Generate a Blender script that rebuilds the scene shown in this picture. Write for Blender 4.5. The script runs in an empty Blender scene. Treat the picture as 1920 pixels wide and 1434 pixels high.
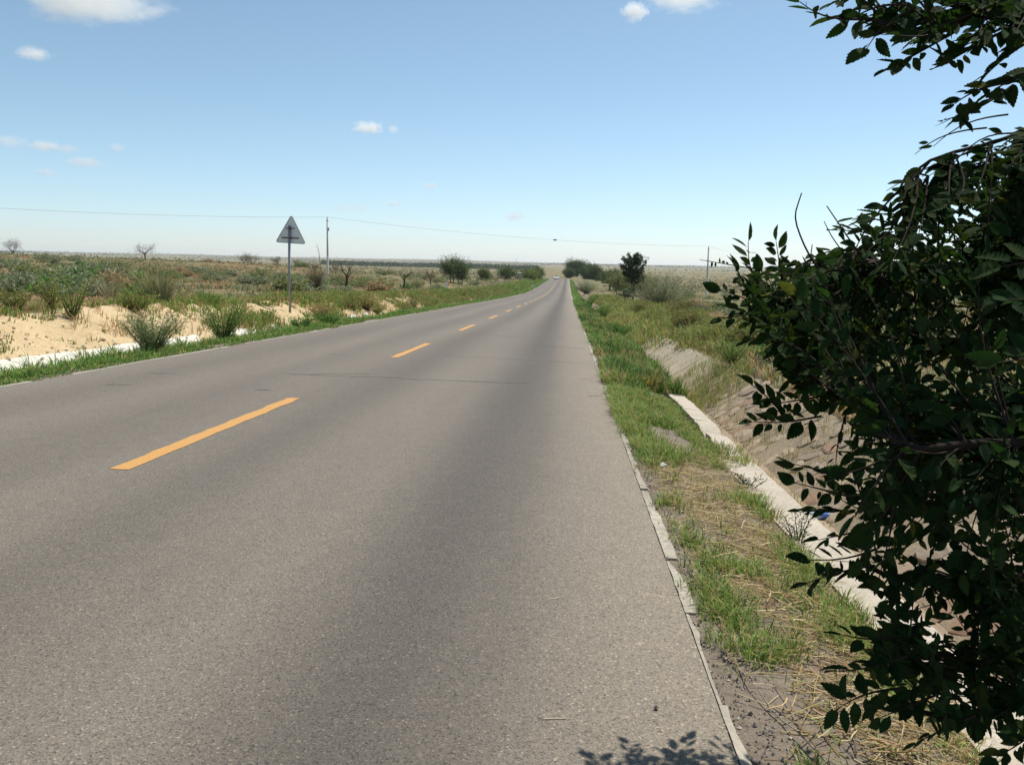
import bpy, math, random
import numpy as np
from mathutils import Vector, Matrix, Quaternion

random.seed(11)
rng = np.random.default_rng(11)
SC = bpy.context.scene
COL = SC.collection

# ------------------------------------------------------------------ camera
PITCH, YAW, ROLL, EYE, FOC = 0.137, -0.0608, 0.0209, 1.384, 1626.0
_f = np.array([math.sin(YAW) * math.cos(PITCH), math.cos(YAW) * math.cos(PITCH), -math.sin(PITCH)])
_r = np.array([math.cos(YAW), -math.sin(YAW), 0.0])
_u = np.cross(_r, _f)
CA = math.cos(ROLL) * _r + math.sin(ROLL) * _u
CB = -math.sin(ROLL) * _r + math.cos(ROLL) * _u
CC = _f
cam_data = bpy.data.cameras.new('camera')
cam = bpy.data.objects.new('camera', cam_data)
COL.objects.link(cam)
cam.matrix_world = Matrix(((CA[0], CB[0], -CC[0], 0), (CA[1], CB[1], -CC[1], 0), (CA[2], CB[2], -CC[2], EYE), (0, 0, 0, 1)))
cam_data.sensor_width = 36.0
cam_data.lens = 36.0 * FOC / 1920.0
cam_data.clip_start = 0.05
cam_data.clip_end = 60000.0
SC.camera = cam

# ------------------------------------------------------------------ sky, sun, exposure
SUN_AZ, SUN_EL = math.radians(42.0), math.radians(60.0)
SC.view_settings.view_transform = 'Standard'
SC.view_settings.look = 'None'
SC.view_settings.exposure = 0.62
SC.view_settings.gamma = 1.0
SC.view_settings.use_curve_mapping = False
SC.cycles.volume_bounces = 3
SC.cycles.max_bounces = 8
SC.cycles.transparent_max_bounces = 8
world = bpy.data.worlds.new('World')
SC.world = world
world.use_nodes = True
wn = world.node_tree.nodes
wl = world.node_tree.links
wn.clear()
wo = wn.new('ShaderNodeOutputWorld')
wb = wn.new('ShaderNodeBackground')
ws = wn.new('ShaderNodeTexSky')
ws.sky_type = 'NISHITA'
ws.sun_disc = False
ws.sun_elevation = SUN_EL
ws.sun_rotation = SUN_AZ
ws.altitude = 0.0
ws.air_density = 0.7
ws.dust_density = 0.3
ws.ozone_density = 3.0
wb.inputs['Strength'].default_value = 0.092
hs = wn.new('ShaderNodeHueSaturation')
hs.inputs['Hue'].default_value = 0.481
hs.inputs['Saturation'].default_value = 0.90
hs.inputs['Value'].default_value = 0.99
wl.new(ws.outputs[0], hs.inputs['Color'])
wl.new(hs.outputs[0], wb.inputs[0])
wl.new(wb.outputs[0], wo.inputs[0])
sun_data = bpy.data.lights.new('sun', 'SUN')
sun_data.energy = 3.9
sun_data.angle = math.radians(0.53)
sun_data.color = (1.0, 0.955, 0.88)
sun = bpy.data.objects.new('sun', sun_data)
COL.objects.link(sun)
_sd = Vector((math.sin(SUN_AZ) * math.cos(SUN_EL), math.cos(SUN_AZ) * math.cos(SUN_EL), math.sin(SUN_EL)))
sun.rotation_euler = _sd.to_track_quat('Z', 'Y').to_euler()
sun.location = (20, 20, 60)


# ------------------------------------------------------------------ helpers
def at(x, y, Y):
    """world point seen at photo pixel (x, y) at Y metres down the road"""
    d = ((x - 960) / FOC) * CA + ((717 - y) / FOC) * CB + CC
    p = d * (Y / d[1])
    return np.array([p[0], p[1], p[2] + EYE])


def tag(o, label=None, cat=None, group=None, kind=None):
    if label: o['label'] = label
    if cat: o['category'] = cat
    if group: o['group'] = group
    if kind: o['kind'] = kind
    return o


def empty(name, loc=(0, 0, 0), rz=0.0):
    o = bpy.data.objects.new(name, None)
    COL.objects.link(o)
    o.location = loc
    o.rotation_euler = (0, 0, rz)
    o.empty_display_size = 0.2
    return o


def make_mesh(name, V, F, mat=None, col=None, smooth=False):
    V = np.asarray(V, dtype=np.float32).reshape(-1, 3)
    me = bpy.data.meshes.new(name)
    if isinstance(F, np.ndarray):
        n, k = F.shape
        me.vertices.add(len(V))
        me.vertices.foreach_set('co', V.ravel())
        me.loops.add(n * k)
        me.loops.foreach_set('vertex_index', F.astype(np.int32).ravel())
        me.polygons.add(n)
        me.polygons.foreach_set('loop_start', np.arange(0, n * k, k, dtype=np.int32))
        me.polygons.foreach_set('loop_total', np.full(n, k, dtype=np.int32))
        me.update(calc_edges=True)
        me.validate()
    else:
        me.from_pydata([tuple(map(float, v)) for v in V], [], [tuple(int(i) for i in f) for f in F])
        me.update()
    if col is not None:
        a = me.color_attributes.new('Col', 'FLOAT_COLOR', 'POINT')
        c = np.ones((len(V), 4), dtype=np.float32)
        c[:, :3] = col
        a.data.foreach_set('color', c.ravel())
    me.polygons.foreach_set('use_smooth', np.full(len(me.polygons), bool(smooth)))
    if mat: me.materials.append(mat)
    return me


def obj(name, me, parent=None, loc=None):
    o = bpy.data.objects.new(name, me)
    COL.objects.link(o)
    if parent: o.parent = parent
    if loc is not None: o.location = loc
    return o


def copy_tree(o, parent=None):
    c = o.copy()
    COL.objects.link(c)
    c.parent = parent
    for ch in list(o.children):
        copy_tree(ch, c)
    return c


def _hash(ix, iy, seed):
    n = (ix.astype(np.int64) * 374761393 + iy.astype(np.int64) * 668265263 + seed * 1442695041) & 0x7fffffff
    n = ((n ^ (n >> 13)) * 1274126177) & 0x7fffffff
    return ((n ^ (n >> 16)) & 0xffff) / 65535.0


def vnoise(x, y, seed=0):
    x = np.asarray(x, float); y = np.asarray(y, float)
    ix = np.floor(x); iy = np.floor(y)
    fx = x - ix; fy = y - iy
    fx = fx * fx * (3 - 2 * fx); fy = fy * fy * (3 - 2 * fy)
    a = _hash(ix, iy, seed); b = _hash(ix + 1, iy, seed)
    c = _hash(ix, iy + 1, seed); d = _hash(ix + 1, iy + 1, seed)
    return (a * (1 - fx) + b * fx) * (1 - fy) + (c * (1 - fx) + d * fx) * fy


def fbm(x, y, seed=0, o=3):
    s = 0; a = 0.5; t = 0
    for k in range(o):
        s = s + a * vnoise(np.asarray(x) * 2 ** k, np.asarray(y) * 2 ** k, seed + k * 17)
        t += a; a *= 0.5
    return s / t


def smooth(a, b, x):
    t = np.clip((np.asarray(x, float) - a) / (b - a), 0, 1)
    return t * t * (3 - 2 * t)


class MB:
    """collects triangles with a colour for each vertex"""
    def __init__(s): s.V = []; s.F = []; s.C = []; s.n = 0

    def add(s, V, F, C):
        V = np.asarray(V, float).reshape(-1, 3)
        C = np.asarray(C, float)
        if C.ndim == 1: C = np.tile(C, (len(V), 1))
        s.V.append(V); s.F.append(np.asarray(F, int).reshape(-1, 3) + s.n); s.C.append(C); s.n += len(V)

    def mesh(s, name, mat, smooth=False):
        return make_mesh(name, np.concatenate(s.V), np.concatenate(s.F), mat, np.concatenate(s.C), smooth)

    def tris(s): return sum(len(f) for f in s.F)


def tube(path, rad, sides=5, cap=True):
    path = np.asarray(path, float); rad = np.broadcast_to(np.asarray(rad, float), (len(path),))
    n = len(path)
    t = np.gradient(path, axis=0)
    t /= np.linalg.norm(t, axis=1)[:, None] + 1e-12
    ref = np.array([0.13, 0.21, 0.97]) if abs(t[0][2]) < 0.9 else np.array([0.97, 0.2, 0.1])
    A = np.cross(t, ref); A /= np.linalg.norm(A, axis=1)[:, None] + 1e-12
    B = np.cross(t, A)
    th = np.arange(sides) * 2 * np.pi / sides
    V = path[:, None] + rad[:, None, None] * (np.cos(th)[None, :, None] * A[:, None] + np.sin(th)[None, :, None] * B[:, None])
    V = V.reshape(-1, 3)
    F = []
    for i in range(n - 1):
        for j in range(sides):
            a = i * sides + j; b = i * sides + (j + 1) % sides
            F += [(a, b, b + sides), (a, b + sides, a + sides)]
    if cap:
        for j in range(1, sides - 1):
            F.append((0, j + 1, j)); k = (n - 1) * sides; F.append((k, k + j, k + j + 1))
    return V, np.array(F)


def box(x0, x1, y0, y1, z0, z1):
    V = [(x0, y0, z0), (x1, y0, z0), (x1, y1, z0), (x0, y1, z0), (x0, y0, z1), (x1, y0, z1), (x1, y1, z1), (x0, y1, z1)]
    F = [(0, 2, 1), (0, 3, 2), (4, 5, 6), (4, 6, 7), (0, 1, 5), (0, 5, 4), (1, 2, 6), (1, 6, 5), (2, 3, 7), (2, 7, 6), (3, 0, 4), (3, 4, 7)]
    return np.array(V, float), np.array(F)


def blades(mb, P, h, w, lean, col, az=None, tipcol=1.15):
    """grass blades: each a tapered strip that bends over"""
    n = len(P)
    if n == 0: return
    az = rng.uniform(0, 2 * np.pi, n) if az is None else az
    d = np.stack([np.cos(az), np.sin(az), 0 * az], 1)
    sa = az + np.pi / 2 + rng.normal(0, 0.5, n)
    s = np.stack([np.cos(sa), np.sin(sa), 0 * sa], 1) * (w / 2)[:, None]
    up = np.array([0, 0, 1.0])
    m = P + d * (h * lean * 0.35)[:, None] + up * (h * 0.58)[:, None]
    t = P + d * (h * lean)[:, None] + up * (h * np.sqrt(np.clip(1 - (0.7 * lean) ** 2, 0.08, 1)))[:, None]
    V = np.stack([P - s, P + s, m + s * 0.75, m - s * 0.75, t], 1).reshape(-1, 3)
    b = np.arange(n)[:, None, None] * 5
    F = (np.array([[0, 1, 2], [0, 2, 3], [3, 2, 4]])[None] + b).reshape(-1, 3)
    C = np.repeat(col[:, None, :], 5, 1)
    C[:, 4] *= tipcol
    mb.add(V, F, C.reshape(-1, 3))


def cards(mb, P, L, W, col, up_bias=0.3, dirv=None):
    """small folded leaf faces"""
    n = len(P)
    if n == 0: return
    d = rng.normal(0, 1, (n, 3)) if dirv is None else dirv + rng.normal(0, 0.35, (n, 3))
    d[:, 2] += up_bias
    d /= np.linalg.norm(d, axis=1)[:, None]
    q = rng.normal(0, 1, (n, 3))
    s = np.cross(d, q); s /= np.linalg.norm(s, axis=1)[:, None] + 1e-9
    L = np.broadcast_to(L, (n,))[:, None]; W = np.broadcast_to(W, (n,))[:, None]
    V = np.stack([P, P + d * L * 0.45 + s * W / 2, P + d * L, P + d * L * 0.45 - s * W / 2], 1).reshape(-1, 3)
    b = np.arange(n)[:, None, None] * 4
    F = (np.array([[0, 1, 2], [0, 2, 3]])[None] + b).reshape(-1, 3)
    mb.add(V, F, np.repeat(col[:, None, :], 4, 1).reshape(-1, 3))


def colmix(n, cols, jit=0.15, weights=None):
    cols = np.asarray(cols, float)
    c = cols[rng.choice(len(cols), n, p=weights)]
    c = c * (1 + rng.normal(0, jit, (n, 1))) * (1 + rng.normal(0, jit * 0.3, (n, 3)))
    return np.clip(c, 0.004, 0.95)


# ------------------------------------------------------------------ materials
class NT:
    def __init__(s, name):
        s.m = bpy.data.materials.new(name)
        s.m.use_nodes = True
        s.t = s.m.node_tree
        s.t.nodes.clear()
        s.out = s.t.nodes.new('ShaderNodeOutputMaterial')

    def n(s, typ, ins=None, **kw):
        nd = s.t.nodes.new(typ)
        for k, v in kw.items(): setattr(nd, k, v)
        for k, v in (ins or {}).items():
            if isinstance(v, bpy.types.NodeSocket): s.t.links.new(v, nd.inputs[k])
            else: nd.inputs[k].default_value = v
        return nd

    def l(s, a, b): s.t.links.new(a, b)

    def noise(s, vec, scale, detail=4, rough=0.55):
        return s.n('ShaderNodeTexNoise', {'Vector': vec, 'Scale': scale, 'Detail': detail, 'Roughness': rough}).outputs[0]

    def ramp(s, fac, stops, interp='LINEAR'):
        r = s.n('ShaderNodeValToRGB', {'Fac': fac})
        r.color_ramp.interpolation = interp
        e = r.color_ramp.elements
        while len(e) > 1: e.remove(e[-1])
        for i, (p, c) in enumerate(stops):
            el = e[0] if i == 0 else e.new(p)
            el.position = p
            el.color = (*c, 1) if len(c) == 3 else c
        return r.outputs[0]

    def mix(s, fac, a, b, mode='MIX'):
        m = s.n('ShaderNodeMix', data_type='RGBA', blend_type=mode)
        for k, v in ((0, fac), (6, a), (7, b)):
            if isinstance(v, bpy.types.NodeSocket): s.l(v, m.inputs[k])
            else: m.inputs[k].default_value = v if k == 0 or len(v) == 4 else (*v, 1)
        return m.outputs[2]

    def math(s, op, a, b=0.0, c=0.0):
        m = s.n('ShaderNodeMath', operation=op)
        for k, v in enumerate((a, b, c)):
            if isinstance(v, bpy.types.NodeSocket): s.l(v, m.inputs[k])
            else: m.inputs[k].default_value = v
        return m.outputs[0]

    def surf(s, col, rough=0.9, bump=None, bstr=0.3, bdist=0.01, spec=0.3, metal=0.0, trans=0.0):
        p = s.n('ShaderNodeBsdfPrincipled')
        for k, v in (('Base Color', col), ('Roughness', rough)):
            if isinstance(v, bpy.types.NodeSocket): s.l(v, p.inputs[k])
            else: p.inputs[k].default_value = (*v, 1) if isinstance(v, tuple) and len(v) == 3 else v
        p.inputs['Specular IOR Level'].default_value = spec
        p.inputs['Metallic'].default_value = metal
        if bump is not None:
            b = s.n('ShaderNodeBump', {'Height': bump, 'Strength': bstr, 'Distance': bdist})
            s.l(b.outputs[0], p.inputs['Normal'])
        sh = p.outputs[0]
        if trans:
            tr = s.n('ShaderNodeBsdfTranslucent')
            if isinstance(col, bpy.types.NodeSocket): s.l(col, tr.inputs[0])
            else: tr.inputs[0].default_value = (*col, 1)
            mx = s.n('ShaderNodeMixShader', {0: trans})
            s.l(sh, mx.inputs[1]); s.l(tr.outputs[0], mx.inputs[2])
            sh = mx.outputs[0]
        s.l(sh, s.out.inputs['Surface'])
        return s.m


def obj_co(t): return t.n('ShaderNodeTexCoord').outputs['Object']


def flat_mat(name, c, rough=0.7, metal=0.0, var=0.25, scale=6.0, spec=0.3):
    t = NT(name); co = obj_co(t)
    n = t.noise(co, scale, 6, 0.65)
    col = t.mix(n, tuple(x * (1 - var) for x in c), tuple(min(1, x * (1 + var)) for x in c))
    return t.surf(col, rough, bump=t.noise(co, scale * 8, 3), bstr=0.15, metal=metal, spec=spec)


def veg_mat(name, trans=0.3, rough=0.65, spec=0.2):
    t = NT(name)
    a = t.n('ShaderNodeAttribute', attribute_name='Col').outputs['Color']
    return t.surf(a, rough, spec=spec, trans=trans)


M = {}
M['veg'] = veg_mat('vegetation', 0.36)
M['dry'] = veg_mat('dry_straw', 0.15, 0.7)
M['bark'] = veg_mat('bark', 0.0, 0.95, 0.1)


def asphalt():
    t = NT('worn_asphalt')
    co = obj_co(t)
    sep = t.n('ShaderNodeSeparateXYZ', {0: co})
    X, Y = sep.outputs[0], sep.outputs[1]
    big = t.noise(co, 0.35, 4)
    # tyre lanes: long darker strips worn by traffic, wandering a little
    st = t.n('ShaderNodeCombineXYZ', {0: X, 1: t.math('MULTIPLY', Y, 0.06), 2: 0.0}).outputs[0]
    lane = t.noise(st, 0.9, 3, 0.5)
    wob = t.math('MULTIPLY_ADD', t.math('SUBTRACT', t.noise(st, 0.5, 2), 0.5), 0.5, X)

    def band(c, w):
        d = t.math('DIVIDE', t.math('SUBTRACT', wob, c), w)
        return t.math('EXPONENT', t.math('MULTIPLY', t.math('MULTIPLY', d, d), -1.0))
    b = t.math('MAXIMUM', band(-0.62, 0.46), t.math('MULTIPLY', band(-2.45, 0.5), 0.62))
    b = t.math('MAXIMUM', b, t.math('MULTIPLY', band(-4.1, 0.5), 0.34))
    b = t.math('MAXIMUM', b, t.math('MULTIPLY', band(-5.8, 0.5), 0.34))
    b = t.math('MULTIPLY', b, t.math('MULTIPLY_ADD', big, 0.9, 0.5))
    base = t.ramp(lane, [(0.3, (0.150, 0.130, 0.106)), (0.7, (0.187, 0.163, 0.132))])
    base = t.mix(t.math('MULTIPLY', b, 0.95), base, (0.080, 0.069, 0.059))
    base = t.mix(t.ramp(big, [(0.35, (0, 0, 0)), (0.75, (0.35, 0.35, 0.35))]), base, (0.155, 0.135, 0.111))
    dust = t.ramp(t.math('ADD', X, t.math('MULTIPLY', big, 0.5)), [(0.0, (0, 0, 0)), (0.75, (0.55, 0.55, 0.55))])
    base = t.mix(dust, base, (0.275, 0.233, 0.175))
    # stone chips
    v = t.n('ShaderNodeTexVoronoi', {'Vector': co, 'Scale': 150.0})
    hsv = t.n('ShaderNodeSeparateColor', {0: v.outputs['Color']})
    chip = t.ramp(hsv.outputs[0], [(0.0, (0.45, 0.45, 0.46)), (0.14, (0.80, 0.80, 0.81)), (0.5, (0.98, 0.98, 0.98)), (0.85, (1.12, 1.10, 1.08)), (0.96, (1.3, 1.25, 1.2)), (1.0, (2.0, 1.88, 1.75))])
    base = t.mix(1.0, base, chip, 'MULTIPLY')
    fine = t.noise(co, 110.0, 6, 0.8)
    mott = t.noise(co, 7.0, 5, 0.7)
    base = t.mix(1.0, base, t.ramp(mott, [(0.3, (0.93, 0.93, 0.93)), (0.7, (1.05, 1.05, 1.05))]), 'MULTIPLY')
    base = t.mix(1.0, base, t.ramp(fine, [(0.3, (0.68, 0.68, 0.68)), (0.7, (1.30, 1.30, 1.29))]), 'MULTIPLY')
    # small dark oil drips
    dr = t.n('ShaderNodeTexVoronoi', {'Vector': t.n('ShaderNodeMapping', {'Vector': co, 'Scale': (1, 0.6, 1)}).outputs[0], 'Scale': 0.9})
    spot = t.math('MULTIPLY', t.math('LESS_THAN', t.math('ADD', dr.outputs['Distance'], t.math('MULTIPLY', fine, 0.08)), 0.045), 0.55)
    base = t.mix(spot, base, (0.05, 0.045, 0.043))
    h = t.math('ADD', t.math('MULTIPLY', v.outputs['Distance'], 1.0), t.math('MULTIPLY', fine, 0.5))
    return t.surf(base, 0.80, bump=h, bstr=0.4, bdist=0.004, spec=0.22)


def concrete(name, c=(0.42, 0.38, 0.32), dark=0.35):
    t = NT(name); co = obj_co(t)
    n1 = t.noise(co, 2.2, 6, 0.65); n2 = t.noise(co, 38.0, 4, 0.7)
    col = t.mix(t.ramp(n1, [(0.3, (0, 0, 0)), (0.72, (1, 1, 1))]), tuple(x * (1 - dark) for x in c), c)
    col = t.mix(1.0, col, t.ramp(n2, [(0.25, (0.7, 0.7, 0.7)), (0.7, (1.15, 1.15, 1.15))]), 'MULTIPLY')
    return t.surf(col, 0.92, bump=n2, bstr=0.5, bdist=0.006, spec=0.2)


def dirt(name, a, b, c=None, s1=1.2, rough=0.97):
    t = NT(name); co = obj_co(t)
    n1 = t.noise(co, s1, 7, 0.65); n2 = t.noise(co, s1 * 9, 6, 0.7); n3 = t.noise(co, s1 * 60, 3, 0.7)
    col = t.mix(t.ramp(n1, [(0.32, (0, 0, 0)), (0.68, (1, 1, 1))]), a, b)
    if c: col = t.mix(t.ramp(n2, [(0.5, (0, 0, 0)), (0.7, (0.8, 0.8, 0.8))]), col, c)
    col = t.mix(1.0, col, t.ramp(n3, [(0.25, (0.6, 0.6, 0.6)), (0.75, (1.3, 1.3, 1.3))]), 'MULTIPLY')
    h = t.math('ADD', n2, t.math('MULTIPLY', n3, 0.35))
    return t.surf(col, rough, bump=h, bstr=0.7, bdist=0.03, spec=0.1)


M['asphalt'] = asphalt()
M['kerb'] = concrete('kerb_concrete', (0.43, 0.385, 0.31), 0.38)
M['cap'] = concrete('ditch_concrete', (0.47, 0.41, 0.325), 0.22)
M['slab'] = concrete('slab_concrete', (0.47, 0.40, 0.29), 0.35)
M['white'] = concrete('pale_concrete', (0.66, 0.63, 0.54), 0.15)
M['dirt'] = dirt('verge_dirt', (0.19, 0.155, 0.12), (0.26, 0.215, 0.165), (0.12, 0.10, 0.08), 2.5)
M['bed'] = dirt('ditch_sand', (0.34, 0.265, 0.18), (0.24, 0.19, 0.135), (0.42, 0.33, 0.22), 1.4)
M['mortar'] = dirt('ditch_mortar', (0.33, 0.265, 0.18), (0.24, 0.195, 0.135), (0.37, 0.29, 0.19), 2.0)
def bank_mat():
    t = NT('bank_sand'); co = obj_co(t)
    Y = t.n('ShaderNodeSeparateXYZ', {0: co}).outputs[1]
    n1 = t.noise(co, 0.8, 7, 0.65); n2 = t.noise(co, 6.0, 6, 0.7); n3 = t.noise(co, 40.0, 3, 0.7)
    col = t.mix(t.ramp(n1, [(0.32, (0, 0, 0)), (0.68, (1, 1, 1))]), (0.49, 0.365, 0.205), (0.58, 0.45, 0.275))
    col = t.mix(t.ramp(n2, [(0.5, (0, 0, 0)), (0.7, (0.8, 0.8, 0.8))]), col, (0.38, 0.275, 0.15))
    old = t.math('ADD', t.math('MULTIPLY', t.math('SUBTRACT', Y, 26.0), 0.016), t.math('MULTIPLY', t.math('SUBTRACT', n1, 0.5), 2.2))
    col = t.mix(t.ramp(old, [(0.1, (0, 0, 0)), (0.75, (0.85, 0.85, 0.85))]), col, (0.26, 0.20, 0.11))
    col = t.mix(1.0, col, t.ramp(n3, [(0.25, (0.62, 0.62, 0.62)), (0.75, (1.28, 1.28, 1.28))]), 'MULTIPLY')
    return t.surf(col, 0.97, bump=t.math('ADD', n2, t.math('MULTIPLY', n3, 0.35)), bstr=0.8, bdist=0.05, spec=0.1)


M['sand'] = bank_mat()


def ground_mat():
    t = NT('steppe_ground')
    geo = t.n('ShaderNodeNewGeometry').outputs['Position']
    n0 = t.noise(geo, 0.006, 5, 0.6); n1 = t.noise(geo, 0.06, 6, 0.65); n2 = t.noise(geo, 0.9, 5, 0.7); n3 = t.noise(geo, 9.0, 4, 0.7)
    col = t.mix(t.ramp(n1, [(0.36, (0, 0, 0)), (0.64, (1, 1, 1))]), (0.24, 0.145, 0.075), (0.195, 0.165, 0.080))
    col = t.mix(t.ramp(n2, [(0.5, (0, 0, 0)), (0.68, (0.85, 0.85, 0.85))]), col, (0.29, 0.21, 0.12))
    col = t.mix(t.ramp(n0, [(0.36, (0.25, 0.25, 0.25)), (0.6, (0.85, 0.85, 0.85))]), col, (0.165, 0.170, 0.090))
    sp = t.noise(t.n('ShaderNodeMapping', {'Vector': geo, 'Scale': (0.012, 0.05, 1.0)}).outputs[0], 1.0, 5, 0.6)
    col = t.mix(t.ramp(sp, [(0.66, (0, 0, 0)), (0.74, (0.5, 0.5, 0.5))]), col, (0.44, 0.32, 0.18))
    col = t.mix(1.0, col, t.ramp(n3, [(0.25, (0.6, 0.6, 0.6)), (0.75, (1.3, 1.3, 1.3))]), 'MULTIPLY')
    return t.surf(col, 0.97, bump=t.math('ADD', n2, n3), bstr=0.8, bdist=0.12, spec=0.1)


M['ground'] = ground_mat()


def paint_mat():
    t = NT('orange_road_paint'); co = obj_co(t)
    n = t.noise(co, 55.0, 5, 0.75); n2 = t.noise(co, 2.0, 4)
    v = t.n('ShaderNodeTexVoronoi', {'Vector': co, 'Scale': 120.0})
    worn = t.ramp(t.math('ADD', n, t.math('MULTIPLY', n2, 0.25)), [(0.40, (1, 1, 1)), (0.52, (0, 0, 0))])
    col = t.mix(t.math('MULTIPLY', n2, 0.5), (0.51, 0.265, 0.072), (0.46, 0.255, 0.09))
    col = t.mix(t.math('MULTIPLY', worn, 0.75), col, (0.17, 0.13, 0.09))
    col = t.mix(1.0, col, t.ramp(n, [(0.3, (0.8, 0.8, 0.8)), (0.7, (1.12, 1.12, 1.12))]), 'MULTIPLY')
    return t.surf(col, 0.7, bump=v.outputs['Distance'], bstr=0.35, bdist=0.004)


M['paint'] = paint_mat()
M['tar'] = flat_mat('crack_tar', (0.062, 0.057, 0.052), 0.85)

# ------------------------------------------------------------------ shape of the land
ROAD_C, ROAD_W = -3.187, 7.464
XL, XR = ROAD_C - ROAD_W / 2, ROAD_C + ROAD_W / 2          # -6.919 and 0.545
_sy = np.arange(-60.0, 700.0, 0.5)
_sl = np.interp(_sy, [90, 200, 325, 345], [0.0259, 0.0036, 0.0036, 0.0])
_sz = -np.cumsum(_sl) * 0.5
_sz -= np.interp(0.0, _sy, _sz)


def RZ(y): return np.interp(y, _sy, _sz)


YEND = 332.0
PX = np.array([-11.6, -11.1, -10.3, -9.42, -9.36, -9.06, -8.72, -8.3, -7.6, XL - 0.001, XL, XR, XR + 0.001, 0.75, 1.40, 1.70, 1.90, 2.35, 3.18, 3.3])
PZ = np.array([0.55, 0.53, 0.24, -0.10, -0.13, -0.44, -0.46, -0.16, -0.06, -0.015, 0.0, 0.0, -0.006, -0.014, -0.12, -0.13, -0.66, -0.66, -0.13, -0.10])
CTRL = []
for y in (-60, -30, 0, 20, 45, 75, 110, 150, 200, 260, 330):
    CTRL.append((-11.6, y, float(RZ(y)) + 0.55)); CTRL.append((3.3, y, float(RZ(y)) - 0.10))
CTRL += [(-22, 25, -0.10), (-30, 45, 0.0), (-60, 30, 0.6), (-112, 130, 1.5), (-88, 157, 0.55), (-64, 168, 0.1), (-30, 109, -1.16), (-20, 155, -2.1),
         (-150, 60, 2.2), (-220, 200, 1.2), (21, 135, -3.0), (72, 244, -4.6), (20, 40, -1.2), (60, 60, -2.0), (110, 120, -3.4), (220, 200, -4.6),
         (-60, 330, -3.6), (-160, 330, -2.2), (-320, 420, -2.5), (0, 430, -4.5), (60, 430, -5.2), (250, 430, -5.6), (-40, 430, -4.4),
         (-400, 900, -5), (0, 900, -6.5), (400, 900, -6.8), (-900, 1200, -5.5), (900, 1200, -6.8), (-120, 1300, -7.0), (150, 1500, -7.0),
         (-1500, 2600, -4), (0, 2600, -4.5), (1500, 2600, -5.5), (-3500, 5200, 6), (-900, 5200, 5.0), (0, 5200, 1.5), (1500, 5200, -1.5), (4000, 5200, -2.0),
         (-6000, 3000, 3), (6000, 3000, -5), (-400, -400, 4), (400, -400, 4), (-3000, 0, 8), (3000, 0, -4), (-6000, 9000, 9), (6000, 9000, 0), (0, 9000, 4)]
CTRL = np.array(CTRL)
_n = len(CTRL)
_D = np.linalg.norm(CTRL[:, None, :2] - CTRL[None, :, :2], axis=2)
_A = np.zeros((_n + 3, _n + 3)); _A[:_n, :_n] = _D; _A[:_n, _n] = 1; _A[:_n, _n + 1:] = CTRL[:, :2]; _A[_n, :_n] = 1; _A[_n + 1:, :_n] = CTRL[:, :2].T
_W = np.linalg.solve(_A, np.concatenate([CTRL[:, 2], np.zeros(3)]))


def bend():
    """the road past the straight: an arc to the left; points and headings"""
    s = np.arange(0, 130.0, 2.0); R = 95.0
    a = np.minimum(s / R, 1.15); rest = np.maximum(s - 1.15 * R, 0)
    x = ROAD_C - R * (1 - np.cos(a)) - rest * np.sin(a); y = YEND + R * np.sin(a) + rest * np.cos(a)
    return x, y, a


BX, BY, BA = bend()


def field(x, y):
    x = np.atleast_1d(np.asarray(x, float)); y = np.atleast_1d(np.asarray(y, float))
    z = np.zeros_like(x)
    for k in range(0, len(x), 20000):
        xs = x[k:k + 20000]; ys = y[k:k + 20000]
        d = np.hypot(xs[:, None] - CTRL[None, :, 0], ys[:, None] - CTRL[None, :, 1])
        z[k:k + 20000] = d @ _W[:_n] + _W[_n] + xs * _W[_n + 1] + ys * _W[_n + 2]
    # near the straight stretch the field meets the tops of the banks exactly
    inr = (y < YEND + 6)
    dl = np.where(x < 0, -11.6 - x, x - 3.3)
    k = np.where(inr, 1 - smooth(0, 9, dl), 0)
    z = z * (1 - k) + k * (RZ(y) + np.where(x < 0, 0.55, -0.10))
    amp = np.where(inr, smooth(0, 6, dl), 1.0) * (1 + smooth(60, 400, np.hypot(x, y)) * 1.5)
    z = z + amp * ((fbm(x * 0.11, y * 0.11, 3) - 0.5) * 0.5 + (fbm(x * 0.7, y * 0.7, 5, 2) - 0.5) * 0.12)
    far = smooth(900, 3000, np.hypot(x, y))
    z = z + far * (fbm(x * 0.0009 + 3, y * 0.0006, 9) - 0.5) * 24
    # flat bed under the bend
    db = np.min(np.hypot(x[:, None] - BX[None, ::3], y[:, None] - BY[None, ::3]), axis=1) if len(x) < 400000 else 1e9
    kb = np.where(y > YEND - 2, 1 - smooth(5.0, 16, db), 0)
    z = z * (1 - kb) + kb * (RZ(YEND + 5) - 0.09)
    return z


def prof(x, y):
    """height inside the road corridor"""
    x = np.asarray(x, float); y = np.asarray(y, float)
    z = RZ(y) + np.interp(x, PX, PZ)
    ml = smooth(-9.5, -10.1, x) * smooth(-11.6, -11.2, x)
    gul = (fbm(y * 0.9 + x * 0.35, x * 0.25, 21) - 0.5) * 0.50 + (fbm(y * 3.1, x * 2.4, 22) - 0.5) * 0.22
    z = z + ml * gul
    mv = smooth(0.56, 0.72, x) * smooth(1.38, 1.2, x) + smooth(-7.0, -7.2, x) * smooth(-8.6, -8.2, x)
    z = z + mv * (fbm(x * 5, y * 5, 31) - 0.5) * 0.05
    mb_ = smooth(1.95, 2.1, x) * smooth(2.36, 2.25, x)
    z = z + mb_ * (fbm(x * 2.5, y * 1.4, 33) - 0.4) * 0.14
    return z


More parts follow.
